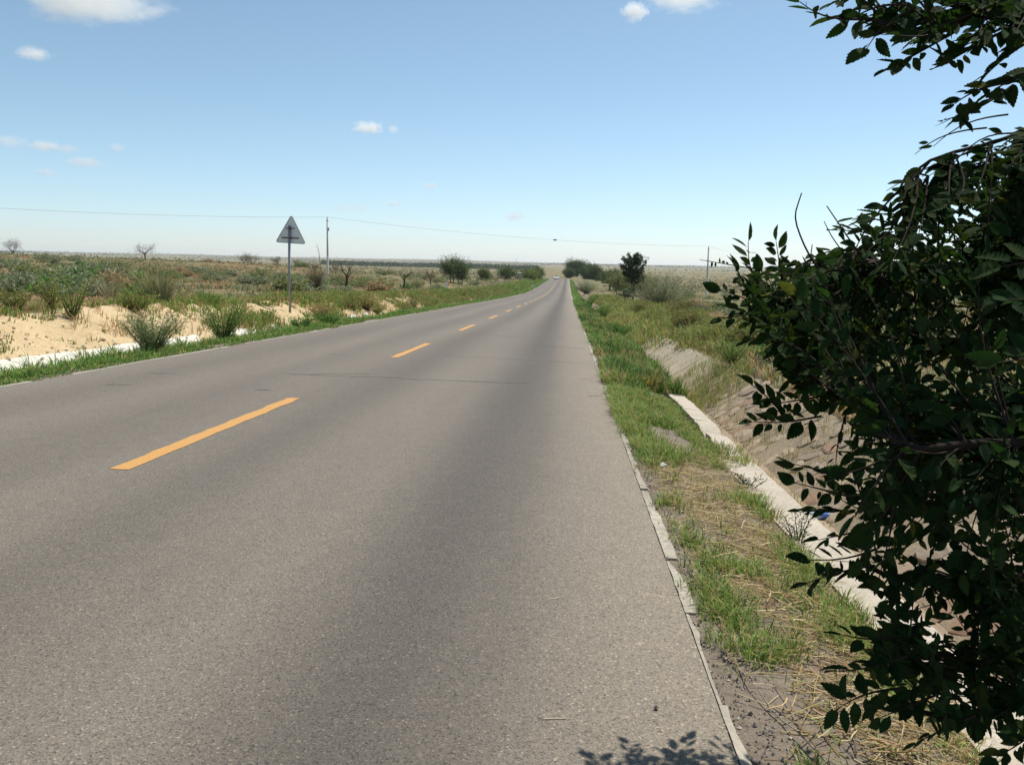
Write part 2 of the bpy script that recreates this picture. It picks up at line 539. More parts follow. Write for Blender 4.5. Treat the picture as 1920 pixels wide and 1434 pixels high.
def GZ(x, y):
    x = np.atleast_1d(np.asarray(x, float)); y = np.atleast_1d(np.asarray(y, float))
    c = (x > -11.6) & (x < 3.3) & (y < YEND)
    z = np.empty_like(x)
    if c.any(): z[c] = prof(x[c], y[c])
    if (~c).any(): z[~c] = field(x[~c], y[~c])
    return z


def grid_mesh(name, xs, ys, zf, mat):
    Xg, Yg = np.meshgrid(xs, ys)
    Z = zf(Xg.ravel(), Yg.ravel())
    V = np.stack([Xg.ravel(), Yg.ravel(), Z], 1)
    nx, ny = len(xs), len(ys)
    i = np.arange(ny - 1)[:, None] * nx + np.arange(nx - 1)[None]
    F = np.stack([i, i + 1, i + nx + 1, i + nx], -1).reshape(-1, 4)
    return make_mesh(name, V, F, mat, smooth=True)


# ground: one sheet to the horizon, sunk below the road corridor
gx = np.concatenate([-np.geomspace(12.4, 9000, 130)[::-1], [-11.6, -11.5, -8.9, -3, 1.0, 3.2, 3.3], np.geomspace(4.1, 9000, 130)])
gy = np.concatenate([[-800, -400, -150, -60], np.arange(-30, 60, 0.9), np.geomspace(60, 340, 110)[:-1], np.arange(340, 470, 5), np.geomspace(470, 12000, 70)])


def ground_z(x, y):
    z = field(x, y)
    c = (x > -11.55) & (x < 3.25) & (y < YEND - 1)
    z[c] = RZ(y[c]) - 1.6
    return z


ground = obj('ground', grid_mesh('ground', gx, gy, ground_z, M['ground']))
tag(ground, kind='structure')

# ------------------------------------------------------------------ road
rys = np.concatenate([np.arange(-14, 40, 0.5), np.arange(40, YEND, 3.0), [YEND]])
rxs = np.linspace(XL, XR, 17)
Xg, Yg = np.meshgrid(rxs, rys)
Vr = [np.stack([Xg.ravel(), Yg.ravel(), RZ(Yg.ravel()) + 0.002], 1)]
ox = np.linspace(-ROAD_W / 2, ROAD_W / 2, 17)
for x, y, a in list(zip(BX, BY, BA))[1:]:
    Vr.append(np.stack([x + ox * np.cos(a), y + ox * np.sin(a), np.full(17, float(RZ(y)) + 0.002)], 1))
Vr = np.concatenate(Vr)
nrow = len(Vr) // 17
i = np.arange(nrow - 1)[:, None] * 17 + np.arange(16)[None]
road = obj('road', make_mesh('road', Vr, np.stack([i, i + 1, i + 18, i + 17], -1).reshape(-1, 4), M['asphalt'], smooth=True))
tag(road, kind='structure')

# painted centre dashes: 4 m long every 10 m, each slightly ragged
for k in range(-1, 34):
    y0 = 5.917 + 10 * k
    if y0 > 320: break
    ns = 24 if k < 4 else 6
    ys = np.linspace(y0, y0 + 4.05, ns)
    amp = 0.006 if k < 5 else 0.0
    wv = 0.075
    L = ROAD_C - wv + rng.normal(0, amp, ns); Rr = ROAD_C + wv + rng.normal(0, amp, ns)
    V = np.concatenate([np.stack([L, ys + rng.normal(0, amp, ns), RZ(ys) + 0.006], 1), np.stack([Rr, ys, RZ(ys) + 0.006], 1)])
    F = np.array([[j, j + ns, j + ns + 1, j + 1] for j in range(ns - 1)])
    obj('lane_dash', make_mesh('lane_dash', V, F, M['paint']), road)


def ribbon(name, pts, w, mat, parent, lift=0.0055):
    pts = np.array(pts, float)
    n = len(pts)
    t = np.gradient(pts, axis=0); t /= np.linalg.norm(t, axis=1)[:, None]
    nrm = np.stack([-t[:, 1], t[:, 0]], 1)
    ww = w * (0.6 + 0.8 * rng.random(n)); ww[0] = ww[-1] = w * 0.15
    A = pts + nrm * ww[:, None] / 2; B = pts - nrm * ww[:, None] / 2
    V = np.concatenate([np.column_stack([A, RZ(A[:, 1]) + lift]), np.column_stack([B, RZ(B[:, 1]) + lift])])
    F = np.array([[j, j + 1, j + n + 1, j + n] for j in range(n - 1)])
    return obj(name, make_mesh(name, V, F, mat), parent)


def crack(x0, y0, x1, y1, w):
    n = 40
    s = np.linspace(0, 1, n)
    wob = np.cumsum(rng.normal(0, 0.012, n)); wob -= s * wob[-1]
    ribbon('crack', np.stack([x0 + (x1 - x0) * s, y0 + (y1 - y0) * s + wob + 0.03 * np.sin(s * 19)], 1), w, M['tar'], road)


crack(-4.12, 12.55, -0.45, 12.28, 0.020)
crack(-4.1, 12.5, -2.9, 12.85, 0.02)
crack(-2.4, 16.6, 0.5, 15.75, 0.018)
crack(-2.9, 24.1, -0.4, 23.1, 0.03)
crack(-0.6, 20.0, 0.48, 19.6, 0.03)
crack(-1.0, 32.0, 0.5, 30.0, 0.035)
for (x, y, a, L) in [(-5.9, 10.7, 0.1, 0.35), (-4.9, 12.9, 0.3, 0.25), (-5.6, 14.9, 0.0, 0.3), (0.2, 13.0, 0.1, 0.22), (-4.6, 16.2, 0.1, 0.5), (-6.0, 12.1, 0.1, 0.4), (0.3, 11.0, 0.2, 0.2), (-3.9, 10.6, 0.2, 0.2)]:
    s = np.linspace(0, 1, 8)
    ribbon('scuff', np.stack([x + L * s * math.cos(a), y + L * s * math.sin(a) + rng.normal(0, 0.012, 8)], 1), 0.022, M['tar'], road)

# ------------------------------------------------------------------ kerb stones, flush with the road
kerb_r = empty('kerb', (0, 0, 0)); tag(kerb_r, kind='structure')
yk = 1.2
kn = 0
while yk < 46:
    ln = rng.uniform(0.55, 0.95)
    gap = 0.006 if rng.random() > 0.2 else rng.uniform(0.03, 0.16)
    n = 9
    ys = np.linspace(yk, yk + ln, n)
    broke = rng.random() < 0.65
    wd = rng.uniform(0.045, 0.075) - np.abs(np.cumsum(rng.normal(0, 0.011 if broke else 0.004, n)))
    wd = np.clip(wd, 0.012, 0.13)
    if rng.random() < 0.5: wd = wd[::-1].copy()
    if broke and rng.random() < 0.5: wd[-3:] *= np.array([0.8, 0.5, 0.25])
    z = RZ(ys) + rng.normal(0.003, 0.002)
    inner = XR + 0.004 + rng.normal(0, 0.0015, n)
    V = np.concatenate([np.column_stack([inner, ys, z]), np.column_stack([inner + wd, ys, z + rng.normal(-0.002, 0.001, n)]),
                        np.column_stack([inner + wd + 0.008, ys, z - 0.12]), np.column_stack([inner, ys, z - 0.12])])
    F = [[j + 1, j, n + j, n + j + 1] for j in range(n - 1)] + [[n + j + 1, n + j, 2 * n + j, 2 * n + j + 1] for j in range(n - 1)] + [[3 * n + j + 1, 3 * n + j, j, j + 1] for j in range(n - 1)]
    F += [[0, 3 * n, 2 * n, n], [n - 1, 2 * n - 1, 3 * n - 1, 4 * n - 1]]
    F = [f[::-1] for f in F]
    obj('kerb_stone', make_mesh('kerb_stone', V, np.array(F), M['kerb']), kerb_r)
    yk += ln + gap
    kn += 1
kerb_l = empty('kerb', (0, 0, 0)); tag(kerb_l, kind='structure')
yk = 7.0
while yk < 55:
    ln = rng.uniform(0.8, 1.1)
    wd = rng.uniform(0.05, 0.1)
    if rng.random() < 0.75:
        V, F = box(XL - 0.004 - wd, XL - 0.004, yk, yk + ln, -0.12, 0.006 + rng.normal(0, 0.003))
        V[:, 2] += RZ(V[:, 1]); V[:, 0] += rng.normal(0, 0.004, 8)
        obj('kerb_stone', make_mesh('kerb_stone', V, F, M['kerb']), kerb_l)
    yk += ln + 0.01
for par, x0, x1, y0 in ((kerb_r, XR + 0.004, XR + 0.10, 46.1), (kerb_l, XL - 0.08, XL - 0.004, 55.3)):
    ys = np.arange(y0, YEND, 3.0)
    V = np.concatenate([np.column_stack([np.full(len(ys), x0), ys, RZ(ys) + 0.005]), np.column_stack([np.full(len(ys), x1), ys, RZ(ys) + 0.005])])
    n = len(ys)
    obj('far_kerb_strip', make_mesh('far_kerb_strip', V, np.array([[j, j + n, j + n + 1, j + 1] for j in range(n - 1)]), M['kerb']), par)

# ------------------------------------------------------------------ verges, ditches, sand bank
ysn = np.concatenate([np.arange(-6, 22, 0.12), np.arange(22, 60, 0.5), np.arange(60, YEND, 4.0), [YEND]])
vr = obj('grass_verge', grid_mesh('verge', np.linspace(XR + 0.001, 1.42, 12), ysn, lambda x, y: prof(x, y) - 0.0, M['dirt'])); tag(vr, kind='structure')
ysl = np.concatenate([np.arange(0, 60, 0.3), np.arange(60, YEND, 3.0), [YEND]])
vl = obj('grass_verge', grid_mesh('verge', np.linspace(-8.72, XL - 0.001, 12), ysl, prof, M['dirt'])); tag(vl, kind='structure')
bank = obj('sand_bank', grid_mesh('sand_bank', np.concatenate([np.linspace(-11.6, -9.3, 22), [-9.06, -8.72]]), ysl, lambda x, y: prof(x, y) - np.where(x > -9.5, 0.05, 0), M['sand'])); tag(bank, kind='structure')

ditch = empty('drainage_ditch', (0, 0, 0)); tag(ditch, kind='structure')
ysd = np.concatenate([np.arange(-3, 30, 0.2), np.arange(30, 60, 1.0), np.arange(60, YEND, 4.0), [YEND]])
obj('ditch_bed', grid_mesh('ditch_bed', np.array([1.38, 1.69, 1.71, 1.8, 1.95, 2.05, 2.15, 2.25, 2.3, 2.37]), ysd, lambda x, y: prof(x, y) - np.where(x < 1.75, 0.06, 0.0), M['bed']), ditch)
obj('far_slope', grid_mesh('far_slope', np.linspace(2.35, 3.32, 10), ysd, lambda x, y: prof(x, y) - 0.004 + (fbm(x * 6, y * 6, 41) - 0.5) * 0.05 * smooth(3.3, 3.2, x), M['mortar']), ditch)
# concrete cap blocks along the road side of the ditch
yk = 0.6
while yk < 40:
    ln = rng.uniform(0.85, 1.15)
    if not (7.55 < yk + ln / 2 < 8.25):
        x0, x1 = (1.405, 1.70) if yk < 7.6 else (1.50, 1.715)
        n = 8
        ys = np.linspace(yk, yk + ln, n)
        e0 = rng.normal(0, 0.006, n); e1 = rng.normal(0, 0.004, n)
        if 6.3 < yk < 7.6: e0[-2:] += [0.05, 0.12]; e1[-2:] -= [0.01, 0.05]
        z = RZ(ys) - 0.105 + rng.normal(0, 0.006)
        if 8.0 < yk < 9.3: z[:4] -= [0.13, 0.09, 0.05, 0.02]; e0[:3] += [0.06, 0.03, 0.015]; e1[:3] -= [0.05, 0.02, 0.0]
        if 6.3 < yk < 7.6: z[-3:] -= [0.015, 0.05, 0.11]
        tilt = rng.normal(-0.012, 0.006)
        V = np.concatenate([np.column_stack([x0 + e0, ys, z]), np.column_stack([x1 + e1, ys, z + tilt]), np.column_stack([x1 + e1 + 0.03, ys, z - 0.2]), np.column_stack([x0 + e0, ys, z - 0.2])])
        F = [[j + 1, j, n + j, n + j + 1] for j in range(n - 1)] + [[n + j + 1, n + j, 2 * n + j, 2 * n + j + 1] for j in range(n - 1)] + [[3 * n + j + 1, 3 * n + j, j, j + 1] for j in range(n - 1)]
        F += [[0, 3 * n, 2 * n, n], [n - 1, 2 * n - 1, 3 * n - 1, 4 * n - 1]]
        obj('cap_block', make_mesh('cap_block', V, np.array([f[::-1] for f in F]), M['cap']), ditch)
    yk += ln + 0.008
# rubble stones bedded in the mortar of the far slope
stone_cols = [(0.27, 0.175, 0.115), (0.33, 0.265, 0.185), (0.27, 0.215, 0.155), (0.36, 0.285, 0.195), (0.30, 0.23, 0.16)]
M['stones'] = [flat_mat('rubble_%d' % i, c, 0.95, 0, 0.4, 7.0) for i, c in enumerate(stone_cols)]
smesh = []
for k in range(10):
    m = 9
    a = np.sort(np.linspace(0, 2 * np.pi, m, endpoint=False) + rng.normal(0, 0.2, m))
    rr = rng.uniform(0.75, 1.15, m)
    ring = np.stack([np.cos(a) * rr, np.sin(a) * rr], 1)
    V = np.concatenate([np.column_stack([ring, np.full(m, -0.5)]), np.column_stack([ring * 0.93, np.full(m, 0.6) + rng.normal(0, 0.15, m)]), np.column_stack([ring * 0.55, np.full(m, 1.0) + rng.normal(0, 0.1, m)]), [[0, 0, 1.05]]])
    F = []
    for j in range(m):
        q = (j + 1) % m
        F += [(j, q, m + q), (j, m + q, m + j), (m + j, m + q, 2 * m + q), (m + j, 2 * m + q, 2 * m + j), (2 * m + j, 2 * m + q, 3 * m)]
    smesh.append(make_mesh('stone', V, np.array(F), M['stones'][k % 5]))
sl = np.array([0.83, 0, 0.53]); slen = np.linalg.norm(sl); sl /= slen
nrm = np.array([-sl[2], 0, sl[0]])
yk = 3.2
while yk < 16.4:
    ly = rng.uniform(0.24, 0.42)
    q = rng.uniform(-0.02, 0.05)
    while q < slen - 0.08:
        hq = rng.uniform(0.16, 0.30)
        if rng.random() < 0.7:
            yy = yk + ly / 2 + rng.normal(0, 0.04); qq = q + hq / 2
            c = np.array([2.35, yy, float(RZ(yy)) - 0.66]) + sl * qq + nrm * -0.004
            o = obj('stone', smesh[rng.integers(10)], ditch)
            B = Matrix(((sl[0], 0, nrm[0], c[0]), (0, 1, 0, c[1]), (sl[2], 0, nrm[2], c[2]), (0, 0, 0, 1)))
            ang = rng.normal(0, 0.5)
            o.matrix_local = B @ Matrix.Rotation(ang, 4, 'Z') @ Matrix.Diagonal((hq * 0.5, ly * 0.53, rng.uniform(0.006, 0.026), 1))
        q += hq + 0.02
    yk += ly + 0.015
# smooth slabs beyond the step
yk = 17.0
while yk < 62:
    ln = rng.uniform(1.15, 1.35)
    b0 = np.array([2.28, 0, -0.655]); b1 = np.array([3.12, 0, -0.10])
    dz = rng.normal(0, 0.012); tx = rng.normal(0, 0.018)
    V = []
    for lift in (0.0, -0.07):
        for yy, s in ((yk, 1), (yk + ln, -1)):
            for bb in (b0, b1):
                V.append((bb[0] - lift * 0.6 + tx * s * 0.5, yy, float(RZ(yy)) + bb[2] + lift + dz + tx * s))
    F = [(0, 1, 3, 2), (4, 6, 7, 5), (0, 2, 6, 4), (1, 5, 7, 3), (0, 4, 5, 1), (2, 3, 7, 6)]
    obj('slope_slab', make_mesh('slope_slab', np.array(V), np.array(F), M['slab']), ditch)
    yk += ln + 0.022
# the ditch on the other side: pale lining slabs at the foot of the sand bank
ditch2 = empty('drainage_ditch', (0, 0, 0)); tag(ditch2, kind='structure')
yk = 8.0
while yk < 75:
    ln = rng.uniform(1.0, 1.3)
    p = 0.97 if yk < 20 else (0.7 if yk < 30 else 0.42)
    if rng.random() < p:
        V = []
        for lift in (0.0, -0.08):
            for yy in (yk, yk + ln):
                e = rng.normal(0, 0.015)
                for x, z in ((-9.05, -0.445), (-9.47, -0.055 + e)):
                    V.append((x - lift * 0.5, yy, float(RZ(yy)) + z + lift))
        F = [(0, 2, 3, 1), (4, 5, 7, 6), (0, 4, 6, 2), (1, 3, 7, 5), (0, 1, 5, 4), (2, 6, 7, 3)]
        obj('lining_slab', make_mesh('lining_slab', np.array(V), np.array(F), M['white']), ditch2)
    yk += ln + 0.02

# ------------------------------------------------------------------ palettes
GREEN = [(0.085, 0.150, 0.026), (0.115, 0.185, 0.036), (0.070, 0.120, 0.022), (0.150, 0.190, 0.050)]
LUSH = [(0.060, 0.125, 0.022), (0.085, 0.155, 0.030), (0.045, 0.095, 0.020)]
STRAW = [(0.46, 0.345, 0.155), (0.38, 0.275, 0.125), (0.52, 0.42, 0.23), (0.30, 0.205, 0.10)]
RUST = [(0.200, 0.118, 0.062), (0.225, 0.138, 0.072), (0.175, 0.118, 0.062), (0.215, 0.160, 0.082)]
GREY = [(0.115, 0.130, 0.068), (0.145, 0.155, 0.090), (0.095, 0.115, 0.055), (0.165, 0.165, 0.105)]
OLIVE = [(0.110, 0.120, 0.028), (0.150, 0.140, 0.040), (0.085, 0.105, 0.024), (0.190, 0.155, 0.055)]
LEAF = [(0.050, 0.095, 0.022), (0.070, 0.120, 0.030), (0.038, 0.075, 0.018)]
_pk = lambda P, k: [tuple(c * k for c in p) for p in P]
GREEN = _pk(GREEN, 1.75); LUSH = _pk(LUSH, 1.6); RUST = _pk(RUST, 2.0); GREY = _pk(GREY, 1.85); OLIVE = _pk(OLIVE, 1.75); LEAF = _pk(LEAF, 1.2)
WOOD = (0.085, 0.062, 0.045)


def scatter(n, x0, x1, y0, y1, power=1.0):
    x = rng.uniform(x0, x1, n)
    y = y0 + (y1 - y0) * rng.random(n) ** power
    return x, y


def tufts(mb, cx, cy, per, spread, h, w, cols, lean=(0.2, 0.9), weights=None, zf=None, jit=0.16):
    """clumps of blades around given centres; per/spread/h/w are arrays or numbers"""
    n = len(cx)
    per = np.broadcast_to(per, (n,)).astype(int)
    k = np.repeat(np.arange(n), per)
    N = len(k)
    sp = np.broadcast_to(spread, (n,))[k]; hh = np.broadcast_to(h, (n,))[k] * rng.uniform(0.55, 1.2, N); ww = np.broadcast_to(w, (n,))[k]
    a = rng.uniform(0, 2 * np.pi, N); r = sp * np.sqrt(rng.random(N))
    x = cx[k] + r * np.cos(a); y = cy[k] + r * np.sin(a)
    z = (zf or GZ)(x, y) - 0.01
    tint = (1 + rng.normal(0, 0.12, (n, 1)))[k]
    c = np.clip(colmix(N, cols, jit, weights) * tint, 0.004, 0.9)
    blades(mb, np.stack([x, y, z], 1), hh, ww, rng.uniform(*lean, N), c, az=a + rng.normal(0, 0.7, N))


def put(name, mb, mat, smooth_=False, **tags):
    o = obj(name, mb.mesh(name, mat, smooth_))
    tag(o, **tags)
    return o


# ------------------------------------------------------------------ grass on the near (right-hand) verge
mb = MB()
# fine turf, patchy
n = 12000
x, y = scatter(n, 0.58, 1.46, 1.9, 14.0, 1.35)
lush = smooth(4.8, 9.5, y) * 0.85 + 0.15
edge = np.exp(-((x - 0.74) / 0.11) ** 2) * 0.75 + np.exp(-((x - 1.33) / 0.13) ** 2) * 0.75
pn = fbm(x * 2.2, y * 1.5, 51)
keep = rng.random(n) < np.clip(lush * 1.05 + edge - 1.0 + (pn - 0.46) * 3.4, 0.02, 1)
keep &= ~((x > 1.40) & (rng.random(n) > 0.25))
x, y = x[keep], y[keep]
tufts(mb, x, y, rng.integers(7, 13, len(x)), 0.05, (0.065 + 0.05 * smooth(3, 10, y) + 0.05 * rng.random(len(x))) * np.where((x > 1.1) & (y > 6.5), 0.5, 1.0), 0.0038 + 0.0004 * y, GREEN + STRAW[:2] + OLIVE[:2], (0.3, 1.1), [0.2, 0.19, 0.13, 0.13, 0.11, 0.08, 0.08, 0.08])
# taller, broader growth farther on, spilling over the ditch edge
n = 7500
x, y = scatter(n, 0.62, 2.25, 9.0, 90.0, 1.9)
keep = ((x < 1.1) | (y > 15.0)) & (x > 0.66 + 0.0006 * y) & (x < 1.5 + 0.45 * smooth(12, 20, y)) & (rng.random(n) < 0.35 + 0.65 * smooth(9, 13, y)) & (fbm(x * 1.3, y * 0.5, 53) > 0.33)
x, y = x[keep], y[keep]
tufts(mb, x, y, 11, 0.09 + 0.001 * y, (0.08 + 0.10 * fbm(x * 0.9, y * 0.22, 55) ** 1.3 * smooth(8, 16, y) * 2.0) * rng.uniform(0.7, 1.3, len(x)), 0.007 + 0.00055 * y, LUSH + GREEN[:3] + OLIVE[:3] + STRAW[:1], (0.25, 1.0), [0.17, 0.15, 0.2, 0.11, 0.09, 0.06, 0.09, 0.05, 0.05, 0.03])
x, y = scatter(230, 0.72, 1.9, 12.5, 75, 1.6)
tufts(mb, x, y, 46, 0.17, 0.12 + 0.18 * rng.random(230), 0.010 + 0.0005 * y, _pk(LUSH, 0.62) + LUSH[:1], (0.2, 0.9))
x, y = scatter(260, 0.72, 1.7, 12.5, 60, 1.6)
tufts(mb, x, y, 24, 0.15, 0.12 + 0.16 * rng.random(260), 0.008 + 0.0005 * y, STRAW[:2] + OLIVE + RUST[:1], (0.2, 1.0))
x, y = scatter(40, 1.38, 1.75, 7.4, 8.4)
tufts(mb, x, y, 12, 0.07, 0.07 + 0.06 * rng.random(40), 0.006, GREEN + STRAW[:2] + OLIVE[:1], (0.3, 1.1))
x, y = scatter(1600, 1.0, 2.2, 90, 325, 1.3)
tufts(mb, x, y, 9, 0.28, 0.26, 0.10, LUSH + GREEN, (0.3, 0.8))
put('verge_grass', mb, M['veg'], label='green grass and weeds on the verge between road and concrete ditch', cat='grass', kind='stuff')

# straw lying on the near verge: cut stalks
mb = MB()
n = 3600
x, y = scatter(n, 0.66, 1.42, 2.0, 7.6, 1.25)
keep = rng.random(n) < np.clip(np.exp(-((x - 1.06) / 0.28) ** 2) * 1.3 + (fbm(x * 2.4, y * 1.6, 61) - 0.5) * 2.2, 0.03, 1)
x, y = x[keep], y[keep]
for xx, yy in zip(x, y):
    L = abs(rng.normal(0.10, 0.11)) + 0.04
    a = rng.normal(0.35, 0.65) if rng.random() < 0.6 else rng.uniform(0, np.pi)
    s = np.linspace(-0.5, 0.5, 4)
    px_ = xx + L * s * math.cos(a) + rng.normal(0, 0.006, 4); py_ = yy + L * s * math.sin(a) + rng.normal(0, 0.006, 4)
    pz_ = GZ(px_, py_) + abs(rng.normal(0.010, 0.014)) + rng.normal(0, 0.012) * s
    V, F = tube(np.stack([px_, py_, np.maximum(pz_, GZ(px_, py_) + 0.002)], 1), rng.uniform(0.0009, 0.0027), 4)
    mb.add(V, F, colmix(1, STRAW + [(0.62, 0.52, 0.32)])[0])
n = 2600
x, y = scatter(n, 0.70, 1.42, 2.0, 8.0, 1.2)
keep = fbm(x * 2.4, y * 1.6, 61) > 0.46
tufts(mb, x[keep], y[keep], 4, 0.04, 0.06, 0.0028, STRAW, (0.8, 1.35))
put('straw', mb, M['dry'], label='dry yellow straw strewn over the near verge', cat='straw', kind='stuff')

# gravel and crumbs of broken kerb
mb = MB()
V0 = np.array([(0, 0, 1), (0.9, 0.1, 0.1), (0, 1, 0), (-1, 0, 0.1), (0, -0.9, 0.1), (0, 0, -0.6)], float)
F0 = np.array([(0, 1, 2), (0, 2, 3), (0, 3, 4), (0, 4, 1), (5, 2, 1), (5, 3, 2), (5, 4, 3), (5, 1, 4)])
for k in range(2600):
    if k < 1700: xx, yy = XR + abs(rng.normal(0.09, 0.06)), 1.9 + 6 * rng.random() ** 1.5
    elif k < 2300: xx, yy = rng.uniform(0.7, 1.4), rng.uniform(1.9, 5.5)
    else: xx, yy = rng.uniform(1.95, 2.6), rng.uniform(5, 14)
    s = abs(rng.normal(0.0025, 0.003)) + 0.002
    c = np.array([xx, yy, float(GZ(xx, yy)[0]) + s * 0.3])
    mb.add(V0 * s * rng.uniform(0.6, 1.3, 3) + rng.normal(0, 0.1 * s, V0.shape) + c, F0, colmix(1, [(0.20, 0.17, 0.14), (0.32, 0.27, 0.22), (0.45, 0.39, 0.32)])[0])
put('gravel', mb, M['bark'], label='loose gravel along the broken kerb and ditch bed', cat='gravel', kind='stuff')

# ------------------------------------------------------------------ grass on the far (left-hand) verge and bank
mb = MB()
n = 9000
x, y = scatter(n, -8.75, -7.02, 7.0, 130.0, 1.7)
keep = (fbm(x * 1.2, y * 0.6, 71) > 0.28) & (rng.random(n) < smooth(-7.0, -7.35, x) * 0.8 + 0.2)
x, y = x[keep], y[keep]
hh = (0.05 + 0.14 * smooth(-7.1, -8.3, x)) * (0.6 + 0.9 * fbm(x, y * 0.4, 73)) * rng.uniform(0.7, 1.3, len(x))
tufts(mb, x, y, 9, 0.10 + 0.0012 * y, hh, 0.010 + 0.0006 * y, LUSH + GREEN + STRAW[:2], (0.25, 1.0), [0.17, 0.16, 0.12, 0.15, 0.14, 0.1, 0.06, 0.06, 0.04])
x, y = scatter(900, -8.6, -7.1, 130, 325, 1.2)
tufts(mb, x, y, 9, 0.5, 0.3, 0.12, LUSH + GREEN, (0.3, 1.0))
put('verge_grass', mb, M['veg'], label='green grass strip between road and white-lined ditch below the sand bank', cat='grass', kind='stuff')

mb = MB()
# growth along the crest and down the sandy face
n = 7000
x, y = scatter(n, -13.6, -9.6, 9.0, 150.0, 1.5)
up = smooth(-10.4, -11.4, x)
nn = fbm(x * 0.6, y * 0.25, 81)
farther = smooth(20, 45, y)
keep = rng.random(n) < np.clip(up * 0.9 + (nn - 0.52) * 2.6 + farther * 0.42 - 0.12, 0.01, 0.95)
x, y = x[keep], y[keep]
tufts(mb, x, y, 10, 0.14 + 0.001 * y, (0.10 + 0.22 * fbm(x * 0.7, y * 0.3, 83)) * rng.uniform(0.6, 1.4, len(x)), 0.012 + 0.0006 * y, GREEN + OLIVE + RUST[:2], (0.2, 0.9), [0.18, 0.14, 0.14, 0.08, 0.14, 0.1, 0.1, 0.04, 0.04, 0.04])
put('bank_weeds', mb, M['veg'], label='low green weeds along the crest of the sand bank', cat='weeds', kind='stuff')

mb = MB()
for k in range(3200):
    yy = 9 + 110 * rng.random() ** 1.8; xx = rng.uniform(-11.5, -9.3)
    if fbm(xx * 0.8, yy * 0.35, 141) < 0.45 and rng.random() < 0.8: continue
    s_ = (abs(rng.normal(0.012, 0.014)) + 0.008) * (1 + yy * 0.008)
    c = np.array([xx, yy, float(GZ(xx, yy)[0]) + s_ * 0.2])
    mb.add(V0 * s_ * rng.uniform(0.6, 1.4, 3) + rng.normal(0, 0.12 * s_, V0.shape) + c, F0, colmix(1, [(0.46, 0.34, 0.19), (0.58, 0.47, 0.30), (0.34, 0.25, 0.15), (0.62, 0.56, 0.44)])[0])
put('sand_clods', mb, M['bark'], label='clods and pale stones scattered over the sand bank', cat='clods', kind='stuff')
mb = MB()
n = 9000
x, y = scatter(n, -12.6, -8.5, 21.0, 170.0, 1.35)
keep = (fbm(x * 0.55, y * 0.22, 147) > 0.60 - 0.20 * smooth(22, 60, y))
x, y = x[keep], y[keep]
hh = 0.14 + 0.5 * fbm(x * 0.5, y * 0.2, 149) ** 1.5
tufts(mb, x, y, 7, 0.15 + 0.001 * y, hh, 0.012 + 0.0006 * y, OLIVE + GREEN[:3] + LUSH[:2] + RUST[:2], (0.15, 0.8))
N = 22000
kk = rng.integers(0, len(x), N)
P = np.stack([x[kk] + rng.normal(0, 0.16, N), y[kk] + rng.normal(0, 0.2, N), 0 * x[kk]], 1)
P[:, 2] = GZ(P[:, 0], P[:, 1]) + hh[kk] * rng.uniform(0.2, 1.1, N)
cards(mb, P, 0.05 + 0.0009 * P[:, 1], 0.026 + 0.0005 * P[:, 1], colmix(N, OLIVE + GREEN[:2] + LUSH[:2] + RUST[:1], 0.18))
x, y = scatter(900, -11.5, -9.0, 9, 120, 1.6)
keep = fbm(x * 0.7, y * 0.3, 143) > 0.5
x, y = x[keep], y[keep]
tufts(mb, x, y, 9, 0.12, 0.16 + 0.25 * rng.random(len(x)), 0.008 + 0.0005 * y, STRAW[:2] + RUST + OLIVE[:1], (0.3, 1.1))
x, y = scatter(520, -9.25, -8.3, 8, 70, 1.3)
keep = fbm(x * 0.7 + 9, y * 0.35, 145) > 0.5
x, y = x[keep], y[keep]
tufts(mb, x, y, 12, 0.16, 0.20 + 0.2 * rng.random(len(x)), 0.012 + 0.0005 * y, LUSH + OLIVE[:2], (0.3, 1.1))
x, y = scatter(2200, -12.5, -8.5, 150, 330, 1.0)
tufts(mb, x, y, 10, 0.55, 0.35 + 0.35 * rng.random(2200), 0.11, OLIVE[:3] + GREEN[:2] + LUSH[:1], (0.2, 0.8))
put('bank_weeds', mb, M['veg'], label='dry and dark weeds dotting the sandy face and the white ditch slabs', cat='weeds', kind='stuff')

# ------------------------------------------------------------------ steppe cover
mb = MB()
n = 26000
ang = rng.uniform(-0.72, -0.02, n); dist = 17 * (260 / 17) ** (rng.random(n) ** 0.85)
x, y = dist * np.sin(ang), dist * np.cos(ang)
keep = (x < -12.3) & (rng.random(n) < np.clip(0.25 + (fbm(x * 0.12, y * 0.12, 91) - 0.35) * 2.4, 0.05, 1))
x, y = x[keep], y[keep]
d = np.hypot(x, y)
gr = np.clip(smooth(50, 110, d) * 0.5 - 0.1 + (fbm(x * 0.05, y * 0.05, 93) - 0.5) * 1.6, 0, 1)
isg = rng.random(len(x)) < gr
tufts(mb, x[~isg], y[~isg], 7, 0.10 + 0.004 * d[~isg], 0.13 + 0.12 * rng.random((~isg).sum()), 0.012 + 0.0011 * d[~isg], RUST + STRAW[3:], (0.2, 0.9))
tufts(mb, x[isg], y[isg], 8, 0.12 + 0.004 * d[isg], 0.20 + 0.2 * rng.random(isg.sum()), 0.015 + 0.0012 * d[isg], GREY + OLIVE[:1], (0.2, 0.8))
put('steppe_grass', mb, M['veg'], label='rusty brown and grey-green steppe grass on the plain beyond the sand bank', cat='grass', kind='stuff')

